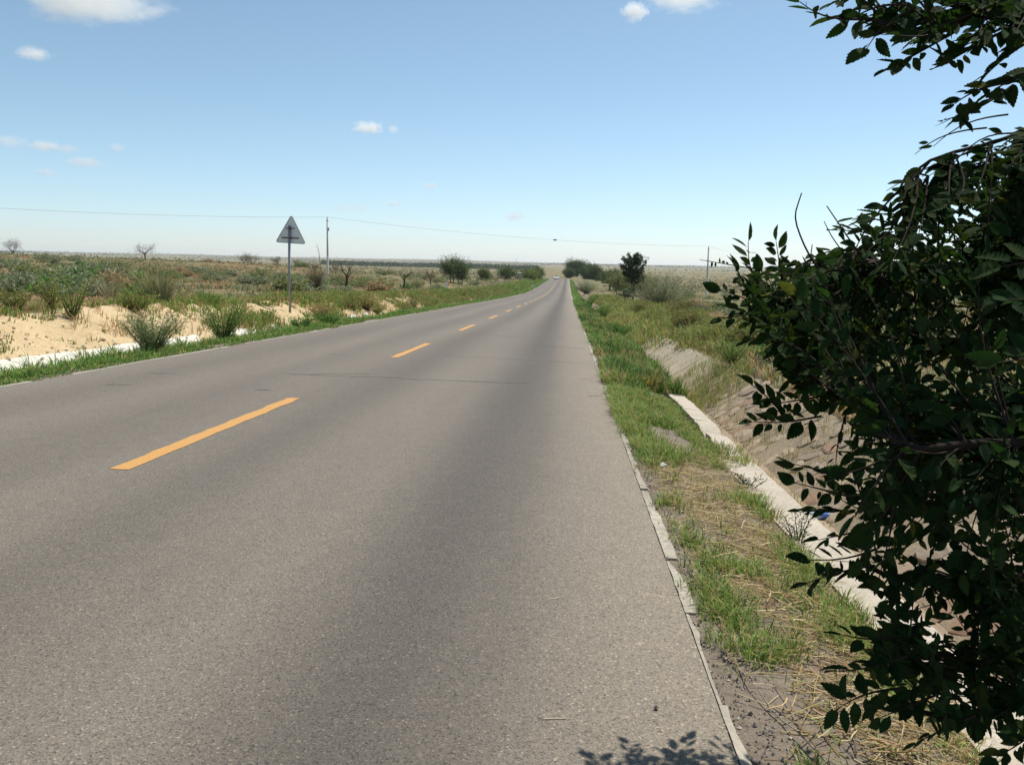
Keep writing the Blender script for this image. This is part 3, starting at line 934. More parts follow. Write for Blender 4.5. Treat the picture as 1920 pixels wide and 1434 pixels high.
mb = MB()
n = 19000
ang = rng.uniform(0.0, 0.72, n); dist = 7 * (260 / 7) ** (rng.random(n) ** 0.8)
x, y = dist * np.sin(ang), dist * np.cos(ang)
keep = (x > 3.36) & (rng.random(n) < np.clip(0.25 + (fbm(x * 0.12, y * 0.12, 95) - 0.38) * 2.4, 0.04, 1))
x, y = x[keep], y[keep]
d = np.hypot(x, y)
isg = rng.random(len(x)) < np.clip(0.25 + (fbm(x * 0.06, y * 0.06, 97) - 0.5) * 1.6, 0, 1)
tufts(mb, x[~isg], y[~isg], 7, 0.10 + 0.004 * d[~isg], 0.12 + 0.12 * rng.random((~isg).sum()), 0.012 + 0.0011 * d[~isg], RUST + STRAW[1:], (0.2, 0.9))
tufts(mb, x[isg], y[isg], 8, 0.12 + 0.004 * d[isg], 0.20 + 0.2 * rng.random(isg.sum()), 0.015 + 0.0012 * d[isg], GREY + OLIVE[:2], (0.2, 0.8))
put('steppe_grass', mb, M['veg'], label='rusty brown steppe grass on the plain beyond the concrete ditch', cat='grass', kind='stuff')

# knee-high olive weeds crowding the far lip of the ditch
mb = MB()
n = 9000
x, y = scatter(n, 3.0, 9.5, 15.5, 120.0, 1.5)
wd_ = 3.4 + 3.6 * smooth(17, 26, y) + 1.5 * (fbm(y * 0.1, x * 0.1, 99) - 0.5)
keep = (x > 3.05 + 0.25 * (y < 22)) & (x < wd_) & (fbm(x * 0.5, y * 0.3, 101) > 0.30)
x, y = x[keep], y[keep]
hh = (0.10 + 1.0 * np.clip(fbm(x * 0.55, y * 0.25, 103) - 0.28, 0, 1) ** 1.2) * smooth(3.0, 3.9, x) + 0.10
k = rng.choice(len(x), min(len(x), 7000), replace=False)
x, y, hh = x[k], y[k], hh[k]
tufts(mb, x, y, 9, 0.13 + 0.001 * y, hh, 0.010 + 0.0006 * y, OLIVE + GREEN[:2] + STRAW[1:2] + RUST[:1], (0.15, 0.7), [0.22, 0.2, 0.16, 0.12, 0.1, 0.08, 0.08, 0.04])
N = 42000
kk = rng.integers(0, len(x), N)
P = np.stack([x[kk] + rng.normal(0, 0.14, N), y[kk] + rng.normal(0, 0.16, N), 0 * x[kk]], 1)
P[:, 2] = GZ(P[:, 0], P[:, 1]) + hh[kk] * rng.uniform(0.2, 1.05, N)
cards(mb, P, 0.045 + 0.0009 * P[:, 1], 0.024 + 0.0005 * P[:, 1], colmix(N, OLIVE + GREEN[:2] + STRAW[:1], 0.18, [0.24, 0.22, 0.18, 0.12, 0.1, 0.09, 0.05]) * (0.55 + 0.9 * fbm(P[:, 0] * 0.8, P[:, 1] * 0.5, 105))[:, None])
# tufts rooted in joints of the rubble slope and slabs
x, y = scatter(1500, 2.2, 3.25, 22.0, 70.0, 1.2)
keep = rng.random(1500) < smooth(24, 32, y) * 0.8 + 0.12 * (x > 3.0)
tufts(mb, x[keep], y[keep], 10, 0.14, 0.22 + 0.25 * rng.random(keep.sum()), 0.012 + 0.0005 * y[keep], OLIVE + GREEN[:2] + STRAW[:1], (0.2, 0.9))
x, y = scatter(260, 2.1, 3.2, 14.5, 19.0)
tufts(mb, x, y, 9, 0.09, 0.14 + 0.2 * rng.random(260), 0.007, OLIVE + GREEN[:2] + STRAW[:1], (0.2, 0.9))
x, y = scatter(420, 2.2, 3.2, 7.0, 30.0)
tufts(mb, x, y, 8, 0.06, 0.10 + 0.1 * rng.random(420), 0.006, OLIVE + STRAW[:2], (0.3, 1.1))
put('bank_weeds', mb, M['veg'], label='olive weeds crowding the far lip of the concrete ditch', cat='weeds', kind='stuff')


# ------------------------------------------------------------------ plants as things
def stem_path(base, az, length, lean, n=6, droop=0.0):
    s = np.linspace(0, 1, n)
    d = np.array([math.cos(az), math.sin(az)])
    h = length * s * math.cos(lean) - droop * length * s ** 2.5
    r = length * (s * math.sin(lean) + 0.12 * s ** 2)
    return np.column_stack([base[0] + d[0] * r, base[1] + d[1] * r, base[2] + h]) + rng.normal(0, 0.012 * length, (n, 3)) * s[:, None]


def weed_parts(h, w, nstem, leafL, leafW, perstem, cols, stemcol=(0.10, 0.10, 0.045), open_=0.75, leaf_from=0.15):
    ms, ml = MB(), MB()
    for k in range(nstem):
        az = rng.uniform(0, 2 * np.pi); lean = open_ * math.sqrt(rng.random()) * math.atan2(w / 2, h) * 1.6
        p = stem_path((rng.normal(0, 0.03 * w), rng.normal(0, 0.03 * w), -0.03), az, h * rng.uniform(0.6, 1.08), lean, 7, 0.05)
        V, F = tube(p, np.linspace(0.008, 0.002, 7) * (0.5 + h), 4)
        ms.add(V, F, np.array(stemcol) * rng.uniform(0.7, 1.3))
        q = rng.uniform(leaf_from, 1.0, perstem) * 5.999
        i0 = q.astype(int); f = (q - i0)[:, None]
        P = p[i0] * (1 - f) + p[i0 + 1] * f
        out = rng.normal(0, 1, (perstem, 3)); out[:, 2] = np.abs(out[:, 2]) * 0.5
        out /= np.linalg.norm(out, axis=1)[:, None]
        P = P + out * rng.uniform(0, 0.10 * w, (perstem, 1))
        cards(ml, P, leafL * rng.uniform(0.6, 1.3, perstem), leafW, colmix(perstem, cols), 0.25, out)
    return ms, ml


def weed(name, label, cat, loc, h, w, nstem, leafL, leafW, perstem, cols, group=None, **kw):
    ms, ml = weed_parts(h, w, nstem, leafL, leafW, perstem, cols, **kw)
    r = empty(name, loc, rng.uniform(0, 6.28))
    obj('stem', ms.mesh('stem', M['bark']), r)
    obj('foliage', ml.mesh('foliage', M['veg']), r)
    return tag(r, label, cat, group)


def tall_grass(name, label, loc, h, w, nb, cols, culms=20, base_dark=None):
    m1, m2 = MB(), MB()
    a = rng.uniform(0, 6.283, nb); r = w * 0.16 * np.sqrt(rng.random(nb))
    P = np.stack([r * np.cos(a), r * np.sin(a), np.full(nb, -0.02)], 1)
    blades(m1, P, h * rng.uniform(0.4, 0.95, nb), np.full(nb, 0.010 + 0.004 * h), rng.uniform(0.05, 0.75, nb) * min(1.2, w / h), colmix(nb, cols, 0.2), az=a + rng.normal(0, 0.4, nb), tipcol=1.3)
    rt = empty(name, loc)
    obj('blades', m1.mesh('blades', M['veg']), rt)
    if culms:
        for k in range(culms):
            p = stem_path((rng.normal(0, 0.05), rng.normal(0, 0.05), 0), rng.uniform(0, 6.28), h * rng.uniform(0.8, 1.15), rng.uniform(0.05, 0.5) * w / h, 6, 0.03)
            V, F = tube(p, np.linspace(0.006, 0.002, 6), 4); c = colmix(1, STRAW)[0]
            m2.add(V, F, c)
            nl = 14
            PP = p[-1] + (p[-1] - p[-2]) * rng.uniform(-0.9, 0.2, (nl, 1)) + rng.normal(0, 0.012, (nl, 3))
            cards(m2, PP, 0.05, 0.012, colmix(nl, STRAW), 0.6)
        obj('seed_heads', m2.mesh('seed_heads', M['dry']), rt)
    return tag(rt, label, 'grass tuft')


def g_at(x, y, Y, dz=0.0):
    """ground point under photo column x (near row y) at distance Y"""
    p = at(x, y, Y)
    return (p[0], Y, float(GZ(p[0], Y)[0]) + dz)


# left bank plants
weed('roadside_bush', 'bushy grey-green weed on the verge in front of the white ditch slabs', 'bush', g_at(285, 650, 16.3), 0.95, 1.15, 52, 0.055, 0.016, 90, LUSH[:2] + GREY + GREEN[2:3])
weed('roadside_bush', 'fan-shaped green weed on the sand bank left of the triangular sign', 'bush', g_at(418, 630, 20.5), 1.2, 1.4, 46, 0.06, 0.016, 80, OLIVE[:1] + GREEN[:3] + LUSH[:1])
weed('bank_weed', 'dark green weed tallest of those on the bare sand slope', 'weed', g_at(140, 630, 18.4), 1.05, 0.75, 18, 0.065, 0.022, 45, OLIVE + GREEN[:2] + LUSH[:1])
weed('bank_weed', 'thin olive weed just left of the tallest weed on the sand slope', 'weed', g_at(98, 610, 19.0), 0.85, 0.7, 18, 0.07, 0.024, 45, OLIVE + GREEN[:1])
weed('bank_weed', 'olive weed on the sand bank crest at the left picture edge', 'weed', g_at(30, 600, 18.6), 0.62, 0.9, 24, 0.07, 0.024, 50, OLIVE + GREEN[:1])
weed('bank_weed', 'green weed below the tall dry grass tuft on the bank crest', 'weed', g_at(255, 600, 21.5), 0.7, 1.2, 30, 0.07, 0.025, 55, OLIVE + GREEN[:2])
weed('bank_weed', 'broad weed on the crest behind the fan-shaped weed', 'weed', g_at(392, 595, 27.0), 0.6, 1.5, 26, 0.08, 0.028, 50, GREEN[:3] + OLIVE[:1])
weed('bank_weed', 'sprawling low weed lying over the white ditch slabs', 'weed', g_at(130, 672, 14.4, 0.1), 0.28, 1.1, 20, 0.07, 0.022, 45, LUSH + GREEN[:1], open_=1.6)
weed('bank_weed', 'small spindly weed at the left end of the white ditch slabs', 'weed', g_at(18, 690, 12.9), 0.45, 0.5, 12, 0.06, 0.02, 30, OLIVE + GREEN[:2])
weed('bank_weed', 'dark green clump at the ditch just right of the sign post', 'weed', g_at(565, 612, 26.0), 0.5, 1.0, 26, 0.08, 0.026, 50, LUSH)
weed('bank_weed', 'leafy green clump at the road edge right of the sign', 'weed', g_at(618, 602, 29.0), 0.55, 1.1, 26, 0.09, 0.028, 50, LUSH + GREEN[:1])
weed('bank_weed', 'rust-tinged weed on the bank right of the sign post', 'weed', g_at(600, 585, 33.0), 0.75, 1.3, 24, 0.09, 0.03, 45, RUST[:2] + OLIVE)
weed('bank_weed', 'olive weed on the bank crest right of the dead sapling', 'weed', g_at(690, 560, 42.0), 1.1, 1.9, 30, 0.10, 0.035, 60, OLIVE + RUST[:1])
weed('bank_weed', 'yellow-flecked weed on the bank left of the sign post', 'weed', g_at(498, 605, 27.5), 0.5, 0.8, 18, 0.07, 0.024, 40, GREEN + STRAW[:1])
tall_grass('grass_tuft', 'tall dry-tipped grass tuft towering over the sand bank', g_at(295, 575, 26.0), 1.45, 1.9, 520, GREY + OLIVE[:2] + STRAW[3:], 46)
tall_grass('grass_tuft', 'round dark-based grass tuft behind the sign post', g_at(590, 550, 54.0), 1.9, 1.7, 420, [(0.05, 0.045, 0.028), (0.10, 0.09, 0.045), (0.17, 0.14, 0.07)], 16)
tall_grass('grass_tuft', 'thin pale grass tuft left of the tall tuft on the plain', g_at(208, 572, 29.0), 1.1, 1.5, 170, STRAW + GREY, 22)

for k in range(14):
    yy = 34 + 95 * (k / 14) ** 1.2 + rng.uniform(-2, 2); xx = rng.uniform(-10.8, -8.6)
    weed('feathery_weed', 'feathery olive weed among those lining the far roadside past the sign', 'weed', (xx, yy, float(GZ(xx, yy)[0])), rng.uniform(0.5, 1.1), rng.uniform(0.9, 1.8), 24, 0.09, 0.022, 45, OLIVE + GREEN[:2] + RUST[:1], 'feathery weeds lining the far roadside past the sign')

# right bank plants
weed('roadside_bush', 'dark green bush on the verge where grass meets the ditch slabs', 'bush', g_at(1162, 630, 27.5), 0.55, 1.2, 34, 0.06, 0.018, 70, LUSH)
weed('roadside_bush', 'dark bush beside the ditch far along the right verge', 'bush', g_at(1124, 585, 52.0), 1.2, 1.6, 34, 0.09, 0.03, 70, LUSH)
weed('roadside_bush', 'small dark bush by the far end of the ditch', 'bush', g_at(1104, 560, 84.0), 1.4, 1.8, 26, 0.12, 0.04, 60, LUSH)
weed('bank_weed', 'feathery bright green tuft on the ditch lip where slabs give way to rubble', 'weed', (3.32, 17.4, float(GZ(3.32, 17.4)[0])), 0.62, 0.8, 40, 0.07, 0.010, 40, GREEN[:2] + OLIVE[1:2])
weed('bank_weed', 'broad-leaved dark weed on the bank above the rubble slope', 'weed', (4.35, 18.6, float(GZ(4.35, 18.6)[0])), 0.5, 0.9, 22, 0.09, 0.04, 40, LUSH + OLIVE[:1])
weed('bank_weed', 'silvery small shrub on bare soil near the second pole', 'weed', g_at(1312, 598, 52.0), 0.75, 1.9, 34, 0.08, 0.02, 70, [(0.15, 0.17, 0.13), (0.12, 0.15, 0.10)])
weed('bank_weed', 'yellow-flowered weed in the verge grass beside the ditch', 'weed', (1.28, 12.6, float(GZ(1.28, 12.6)[0])), 0.30, 0.35, 14, 0.035, 0.014, 30, [(0.5, 0.33, 0.03), (0.36, 0.27, 0.03), (0.10, 0.14, 0.03)])
weed('verge_sprig', 'thin feathery sprig leaning over the near concrete cap', 'weed', (1.43, 5.15, float(GZ(1.43, 5.15)[0])), 0.26, 0.3, 7, 0.03, 0.006, 40, [(0.06, 0.075, 0.03)])
weed('verge_sprig', 'dark spindly sprig on the cap next to the grass gap', 'weed', (1.45, 6.6, float(GZ(1.45, 6.6)[0])), 0.22, 0.4, 7, 0.03, 0.007, 36, [(0.06, 0.075, 0.03)])

for xx, yy, h, w, lb in [(4.6, 22.5, 0.75, 1.3, 'nearest low olive bush on the bank behind the ditch slabs'), (5.6, 27.0, 0.9, 1.6, 'olive bush second nearest on the bank behind the ditch slabs'), (4.2, 31.0, 0.8, 1.4, 'olive bush close to the ditch below the large grey shrub'),
                        (7.2, 33.0, 1.0, 2.0, 'broad olive bush right of the others behind the ditch slabs'), (5.2, 40.0, 1.1, 1.9, 'taller olive bush farther along the right bank'), (3.9, 46.0, 0.9, 1.6, 'small olive bush far along the ditch edge'), (6.4, 50.0, 1.2, 2.2, 'bushy olive growth just in front of the large grey shrub')]:
    weed('bank_bush', lb, 'bush', (xx, yy, float(GZ(xx, yy)[0])), h, w, 40, 0.08 + 0.0008 * yy, 0.032, 60, _pk(OLIVE, 0.8) + LUSH[:1] + RUST[:1])

# grey twiggy shrub, large, on the right
big = empty('grey_shrub', g_at(1240, 575, 66.0))
ms, ml = weed_parts(3.1, 5.2, 130, 0.15, 0.028, 90, GREY + OLIVE[:1], (0.19, 0.165, 0.12), 0.95, 0.3)
obj('stem', ms.mesh('stem', M['bark']), big); obj('foliage', ml.mesh('foliage', M['veg']), big)
tag(big, 'large grey-green twiggy shrub on the right bank before the pole', 'shrub')
b2 = empty('grey_shrub', g_at(1100, 540, 150.0))
ms, ml = weed_parts(2.6, 4.6, 70, 0.2, 0.05, 60, GREY, (0.16, 0.14, 0.11), 0.95, 0.3)
obj('stem', ms.mesh('stem', M['bark']), b2); obj('foliage', ml.mesh('foliage', M['veg']), b2)
tag(b2, 'pale grey shrub beside the far road below the dark trees', 'shrub')

# low shrubs dotted over the plain
kinds = [('grey-green', GREY), ('dusty olive', OLIVE[:3] + GREY[:2]), ('dark green', LUSH + GREY[:1]), ('rusty', RUST + GREY[:1])]
proto = []
for kn_, cols in kinds:
    for v in range(2):
        ms, ml = weed_parts(0.8, 1.5, 34, 0.15, 0.05, 34, cols, (0.10, 0.085, 0.06), 1.05, 0.2)
        proto.append((kn_, ms.mesh('stem', M['bark']), ml.mesh('foliage', M['veg'])))
spots = []
while len(spots) < 185:
    d = 36 * (210 / 36) ** random.random(); a = random.uniform(-0.66, -0.10)
    x, y = d * math.sin(a), d * math.cos(a)
    if x > -15 or fbm(x * 0.04, y * 0.04, 111) < 0.40: continue
    spots.append((x, y, 'left'))
while len(spots) < 250:
    d = 45 * (230 / 45) ** random.random(); a = random.uniform(0.03, 0.48)
    x, y = d * math.sin(a), d * math.cos(a)
    if x < 9 or fbm(x * 0.04, y * 0.04, 113) < 0.42: continue
    spots.append((x, y, 'right'))
for (x, y, side) in spots:
    pk = random.choices(range(8), [5, 5, 3, 3, 2, 2, 1, 1])[0]
    kn_, m1, m2 = proto[pk]
    r = empty('steppe_shrub', (x, y, float(GZ(x, y)[0])), random.uniform(0, 6.28))
    s = random.uniform(0.6, 1.5)
    r.scale = (s * random.uniform(0.9, 1.5), s * random.uniform(0.9, 1.5), s)
    obj('stem', m1, r); obj('foliage', m2, r)
    u_ = 1064 + FOC * x / y
    zone = ('left of the lone bare tree' if u_ < 273 else 'between the lone bare tree and the sign' if u_ < 545 else 'between the sign and the lone green tree' if u_ < 850 else 'right of the lone green tree') if side == 'left' else ('left of the second pole' if u_ < 1321 else 'right of the second pole')
    far_ = 'near' if math.hypot(x, y) < 60 else 'halfway out' if math.hypot(x, y) < 115 else 'far out'
    sz_ = 'small' if s < 0.9 else 'middling' if s < 1.2 else 'large'
    lb = '%s %s shrub %s, %s' % (sz_, kn_, far_, zone)
    tag(r, lb, 'shrub', lb.replace('shrub', 'shrubs'))


# ------------------------------------------------------------------ trees
def branches(mb, p, d, L, r, lev, tips, spread=0.6, kids=4, col=WOOD, up=0.15, taper=0.45):
    n = 6
    pts = [np.array(p, float)]
    dd = np.array(d, float) / np.linalg.norm(d)
    for k in range(n - 1):
        dd = dd + rng.normal(0, 0.13, 3) + np.array([0, 0, up * 0.3]); dd /= np.linalg.norm(dd)
        pts.append(pts[-1] + dd * L / (n - 1))
    pts = np.array(pts)
    V, F = tube(pts, np.linspace(r, r * taper, n), 5 if lev < 2 else 3, cap=False)
    mb.add(V, F, np.array(col) * rng.uniform(0.8, 1.2))
    if lev == 0:
        tips.append(pts[-1]); tips.append(pts[3]); return
    for k in range(kids):
        f = rng.uniform(0.35, 1.0) if k else 1.0
        i = min(int(f * (n - 1)), n - 1)
        q = dd + rng.normal(0, spread, 3) + np.array([0, 0, up]); q /= np.linalg.norm(q)
        branches(mb, pts[i], q, L * rng.uniform(0.55, 0.85), r * taper * rng.uniform(0.7, 1.0), lev - 1, tips, spread, kids, col, up, taper)


def tree(name, label, loc, h, w, trunk_h, cols, nleaf, leaf, levels=3, kids=4, trunks=1, clump=None, col=WOOD, r0=None, lean=0.1, spread=0.6, up=0.15, cat='tree', fill=0.25):
    mw, mc = MB(), MB(); tips = []
    for t_ in range(trunks):
        b = np.array([rng.normal(0, 0.12 * w) if trunks > 1 else 0, rng.normal(0, 0.12 * w) if trunks > 1 else 0, -0.1])
        rr = (r0 or 0.03 * h) / math.sqrt(trunks)
        dv = np.array([rng.normal(0, lean), rng.normal(0, lean), 1.0])
        n = 6; s = np.linspace(0, 1, n)
        pth = b + dv * (trunk_h + 0.1) * s[:, None] + rng.normal(0, 0.03 * trunk_h, (n, 3)) * s[:, None]
        V, F = tube(pth, np.linspace(rr, rr * 0.75, n), 7, cap=False); mw.add(V, F, np.array(col))
        for k in range(kids):
            a = 6.283 * k / kids + rng.normal(0, 0.4)
            branches(mw, pth[-1 - (k % 2)], (math.cos(a) * spread * 1.2, math.sin(a) * spread * 1.2, rng.uniform(0.5, 1.1)), (h - trunk_h) * 0.42, rr * 0.6, levels - 1, tips, spread, kids, col, up)
    tips = np.array(tips)
    # fit to the wanted size
    allv = np.concatenate(mw.V); top = max(allv[:, 2].max(), 0.1); wid = np.percentile(np.abs(allv[:, :2]), 98)
    sc = np.array([w / 2 / wid, w / 2 / wid, h / top])
    for v in mw.V: v *= sc
    tips = tips * sc
    r = empty(name, loc, rng.uniform(0, 6.28) if trunks == 1 and lean < 0.3 else 0)
    obj('trunk', mw.mesh('trunk', M['bark']), r)
    if nleaf:
        k = rng.integers(0, len(tips), nleaf)
        P = tips[k] * (1 - fill * rng.random((nleaf, 1)) ** 2) + rng.normal(0, (clump or 0.07 * w), (nleaf, 3)) * np.array([1, 1, 0.7])
        P[:, 2] = np.maximum(P[:, 2], 0.1)
        tint = (1 + rng.normal(0, 0.2, (len(tips), 1)))[k]
        cards(mc, P, leaf * rng.uniform(0.6, 1.3, nleaf), leaf * 0.55, np.clip(colmix(nleaf, cols) * tint, 0.01, 0.9), 0.1)
        obj('crown', mc.mesh('crown', M['veg']), r)
    return tag(r, label, cat)


TAN = [(0.16, 0.115, 0.08), (0.20, 0.15, 0.10), (0.13, 0.11, 0.06)]
GWOOD = (0.15, 0.12, 0.095)
tree('bare_tree', 'bare twiggy tree on the skyline at the left picture edge', g_at(28, 472, 165.0), 4.2, 5.6, 0.7, TAN, 500, 0.14, 4, 4, 2, col=GWOOD)
tree('bare_tree', 'lone bare round-crowned tree on the skyline left of the sign', g_at(273, 485, 170.0), 4.0, 4.8, 1.3, TAN + GREY[:1], 380, 0.16, 4, 4, col=GWOOD)
tree('bare_tree', 'wide half-bare tree on the skyline, larger of the two left of the sign post', g_at(472, 492, 185.0), 3.0, 4.8, 0.6, TAN + GREY, 1300, 0.18, 3, 4, 3, col=GWOOD)
tree('bare_tree', 'small half-bare tree nearest the sign post on its left', g_at(517, 493, 185.0), 2.4, 2.6, 0.8, TAN, 500, 0.16, 3, 4, col=GWOOD)
tree('bare_tree', 'faint bare tree just right of the sign post on the skyline', g_at(553, 495, 190.0), 2.2, 2.8, 0.6, TAN, 300, 0.16, 3, 4, col=GWOOD)
tree('skyline_bush', 'dark green bush on the skyline between sign and pole', g_at(566, 492, 185.0), 1.6, 3.2, 0.3, LUSH + GREY, 1300, 0.2, 3, 4, 2, cat='bush')
tree('bare_tree', 'grey bare thicket tree left of the first pole', g_at(592, 500, 140.0), 2.4, 3.2, 0.5, TAN, 300, 0.14, 4, 4, 2, col=GWOOD)
tree('bare_tree', 'grey bare thicket tree right of the first pole', g_at(632, 500, 140.0), 2.5, 3.6, 0.5, TAN, 300, 0.14, 4, 4, 2, col=GWOOD)
tree('dead_sapling', 'dark forked dead sapling right of the first pole', g_at(648, 540, 68.0), 2.35, 1.3, 0.95, TAN, 0, 0.1, 2, 3, col=(0.045, 0.035, 0.03), r0=0.075, up=0.3)
tree('dead_sapling', 'dead sapling with a tuft of brown leaves and black trunk', g_at(757, 537, 92.0), 2.2, 1.9, 0.8, TAN + OLIVE[:1], 420, 0.09, 3, 3, col=(0.05, 0.04, 0.035), r0=0.08)
tree('dead_sapling', 'thin brown sapling left of the green tree cluster', g_at(808, 528, 118.0), 2.3, 1.9, 0.9, TAN + RUST[:1], 600, 0.10, 3, 4, col=(0.06, 0.045, 0.035))
tree('green_tree', 'leafy green tree standing alone on the plain left of the road', g_at(850, 526, 150.0), 5.0, 4.6, 1.3, LEAF + GREY[:1], 6500, 0.23, 3, 5, 3, clump=0.40, fill=0.35)
tree('green_tree', 'smaller leafy tree leaning from the right of the lone green tree', g_at(868, 526, 152.0), 3.7, 2.8, 1.0, LEAF, 3000, 0.2, 3, 4, 2, clump=0.3)
tree('green_tree', 'olive round tree right of the lone green tree', g_at(911, 521, 215.0), 3.6, 3.6, 0.7, OLIVE[:3] + LEAF, 3800, 0.26, 3, 5, 2, clump=0.4, fill=0.6)
tree('green_tree', 'broad green tree left of the small pale hut', g_at(950, 519, 250.0), 4.0, 5.6, 0.6, LEAF + OLIVE[:1], 5000, 0.3, 3, 5, 3, clump=0.55, fill=0.6)
tree('green_tree', 'dark ragged tree right of the small pale hut', g_at(985, 516, 290.0), 3.6, 4.6, 0.6, LEAF, 3200, 0.3, 3, 4, 2, clump=0.5, fill=0.6)
tree('green_tree', 'dark dead-topped tree at the left side of the road bend', g_at(1008, 516, 300.0), 4.4, 4.2, 0.8, LEAF, 3000, 0.3, 3, 4, 2, clump=0.45, fill=0.6)
tree('roadside_bush', 'yellow-green bush at the road edge before the bend', (-10.6, 262.0, float(GZ(-10.6, 262)[0])), 4.0, 6.0, 0.3, OLIVE[:3] + GREEN[:1], 5200, 0.3, 3, 5, 3, clump=0.65, fill=0.7, cat='bush')
tree('roadside_bush', 'green bush on the inside of the road bend', (-11.4, 300.0, float(GZ(-11.4, 300)[0])), 3.2, 6.0, 0.3, LEAF + OLIVE[:1], 4200, 0.3, 3, 5, 3, clump=0.65, fill=0.7, cat='bush')
for k, (px_, D, h, w, lb) in enumerate([(1078, 395, 9.6, 11.0, 'largest dark round tree overhanging the road bend'), (1101, 345, 7.0, 7.0, 'dark tree just right of the largest one at the bend'),
                                       (1119, 300, 6.4, 6.0, 'green tree third from the bend on the right'), (1137, 262, 4.6, 5.0, 'green tree fourth from the bend on the right'),
                                       (1154, 225, 5.0, 4.6, 'loose green tree left of the dark spiky tree'), (1068, 372, 4.5, 7.0, 'low dark tree under the largest tree at the bend')]):
    tree('roadside_tree', lb, g_at(px_, 520, D), h, w, h * 0.16, _pk(LEAF, [0.8, 1.05, 0.8, 1.2, 0.9, 0.7][k]) + (_pk(OLIVE[:1], 0.7) if k > 1 else []), 14000 if k < 2 else 9000, 0.42 if k < 2 else 0.33, 3, 5, 3, clump=0.055 * w, fill=0.7)
tree('bare_tree', 'small forked tree with visible dark trunk in the right roadside row', g_at(1143, 530, 170.0), 4.0, 4.4, 1.6, OLIVE[:2] + LEAF, 900, 0.2, 3, 4, 1, clump=0.35, col=(0.05, 0.04, 0.03))
for px_, D, h, w, lb in [(1205, 125, 3.6, 4.6, 'pale green tree behind the dark spiky tree'), (1168, 140, 4.3, 4.2, 'olive tree in front of the roadside row, left of the spiky tree')]:
    tree('green_tree', lb, g_at(px_, 540, D), h, w, 0.7, OLIVE[:3] + GREY[:1], 4600, 0.2, 3, 5, 2, clump=0.42, fill=0.6)
# dark spiky tree: leader with short ascending boughs and one low bough
loc = g_at(1186, 556, 96.0)
mw, mc = MB(), MB()
H = 4.9
s = np.linspace(0, 1, 9)
pth = np.column_stack([0.12 * np.sin(s * 5), 0.1 * np.cos(s * 4) - 0.1, s * H])
V, F = tube(pth, np.linspace(0.10, 0.015, 9), 6, cap=False); mw.add(V, F, np.array(WOOD))
DARK = [(0.020, 0.042, 0.014), (0.030, 0.058, 0.018), (0.042, 0.075, 0.024)]


def bough(p0, az, L, rise, leafn):
    q = np.linspace(0, 1, 6)
    pp = np.column_stack([p0[0] + math.cos(az) * L * q, p0[1] + math.sin(az) * L * q, p0[2] + rise * L * q ** 1.3])
    V, F = tube(pp, np.linspace(0.03, 0.006, 6), 4, cap=False); mw.add(V, F, np.array(WOOD))
    k = rng.uniform(0.15, 1.05, leafn)
    P = np.column_stack([np.interp(k, q, pp[:, j]) for j in range(3)]) + rng.normal(0, 0.085, (leafn, 3))
    cards(mc, P, 0.17 * rng.uniform(0.6, 1.2, leafn), 0.09, colmix(leafn, DARK), 0.3)


for k in range(60):
    f = rng.uniform(0.40, 0.97)
    p0 = np.array([np.interp(f, s, pth[:, j]) for j in range(3)])
    bough(p0, rng.uniform(0, 6.28), 1.30 * (1 - (abs(f - 0.60) / 0.5) ** 1.5) * rng.uniform(0.6, 1.1) + 0.25, rng.uniform(0.25, 1.0), 150)
bough(np.array([0.1, 0, H * 0.60]), 0.0, 1.35, 1.35, 150)
for k in range(9):
    bough(np.array([0, 0, H * rng.uniform(0.10, 0.30)]), math.pi + rng.normal(0, 0.7), rng.uniform(0.9, 1.9), rng.uniform(-0.12, 0.22), 75)
sp = empty('spiky_tree', loc)
obj('trunk', mw.mesh('trunk', M['bark']), sp); obj('crown', mc.mesh('crown', M['veg']), sp)
tag(sp, 'darkest tree with spiky top standing left of the large grey shrub', 'tree')

# far belt of trees across the plain
mb = MB()
N = 9000
px_ = rng.uniform(600, 1010, N); D = rng.uniform(1000, 1250, N)
ax = (px_ - 1064) / FOC
P = np.stack([ax * D, D, 0 * D], 1)
P[:, 2] = field(P[:, 0], P[:, 1]) + rng.random(N) * (2.6 + 4.0 * fbm(P[:, 0] * 0.05, P[:, 0] * 0.03, 121))
cards(mb, P, 2.2, 1.6, colmix(N, [(0.035, 0.06, 0.03), (0.05, 0.075, 0.04)]), 0.1)
N = 9000
px_ = rng.uniform(-100, 2300, N); D = rng.uniform(1500, 4200, N)
P = np.stack([(px_ - 1064) / FOC * D, D, 0 * D], 1)
kk = fbm(P[:, 0] * 0.004, P[:, 1] * 0.002, 123) > 0.56
P = P[kk]
P[:, 2] = field(P[:, 0], P[:, 1]) + rng.random(len(P)) * 3.0
cards(mb, P, 3.2, 2.2, colmix(len(P), [(0.045, 0.065, 0.04), (0.06, 0.08, 0.05)]), 0.1)
N = 9000
px_ = rng.uniform(-50, 2000, N); D = 190 * (1500 / 190) ** rng.random(N)
P = np.stack([(px_ - 1064) / FOC * D, D, 0 * D], 1)
P = P[(np.abs(P[:, 0] - ROAD_C) > 14) & (fbm(P[:, 0] * 0.02, P[:, 1] * 0.008, 125) > 0.45)]
P[:, 2] = field(P[:, 0], P[:, 1])
sz = rng.uniform(0.5, 1.5, len(P))
k = np.repeat(np.arange(len(P)), 9)
Q = P[k] + rng.normal(0, 1, (len(k), 3)) * sz[k][:, None] * np.array([0.55, 0.55, 0.0])
Q[:, 2] += rng.random(len(k)) * sz[k] * 0.7
cc = colmix(len(P), [(0.18, 0.165, 0.095), (0.20, 0.175, 0.10), (0.155, 0.16, 0.085), (0.22, 0.17, 0.10)], 0.14)
cards(mb, Q, 0.5, 0.35, cc[k], 0.1)
N = 14000
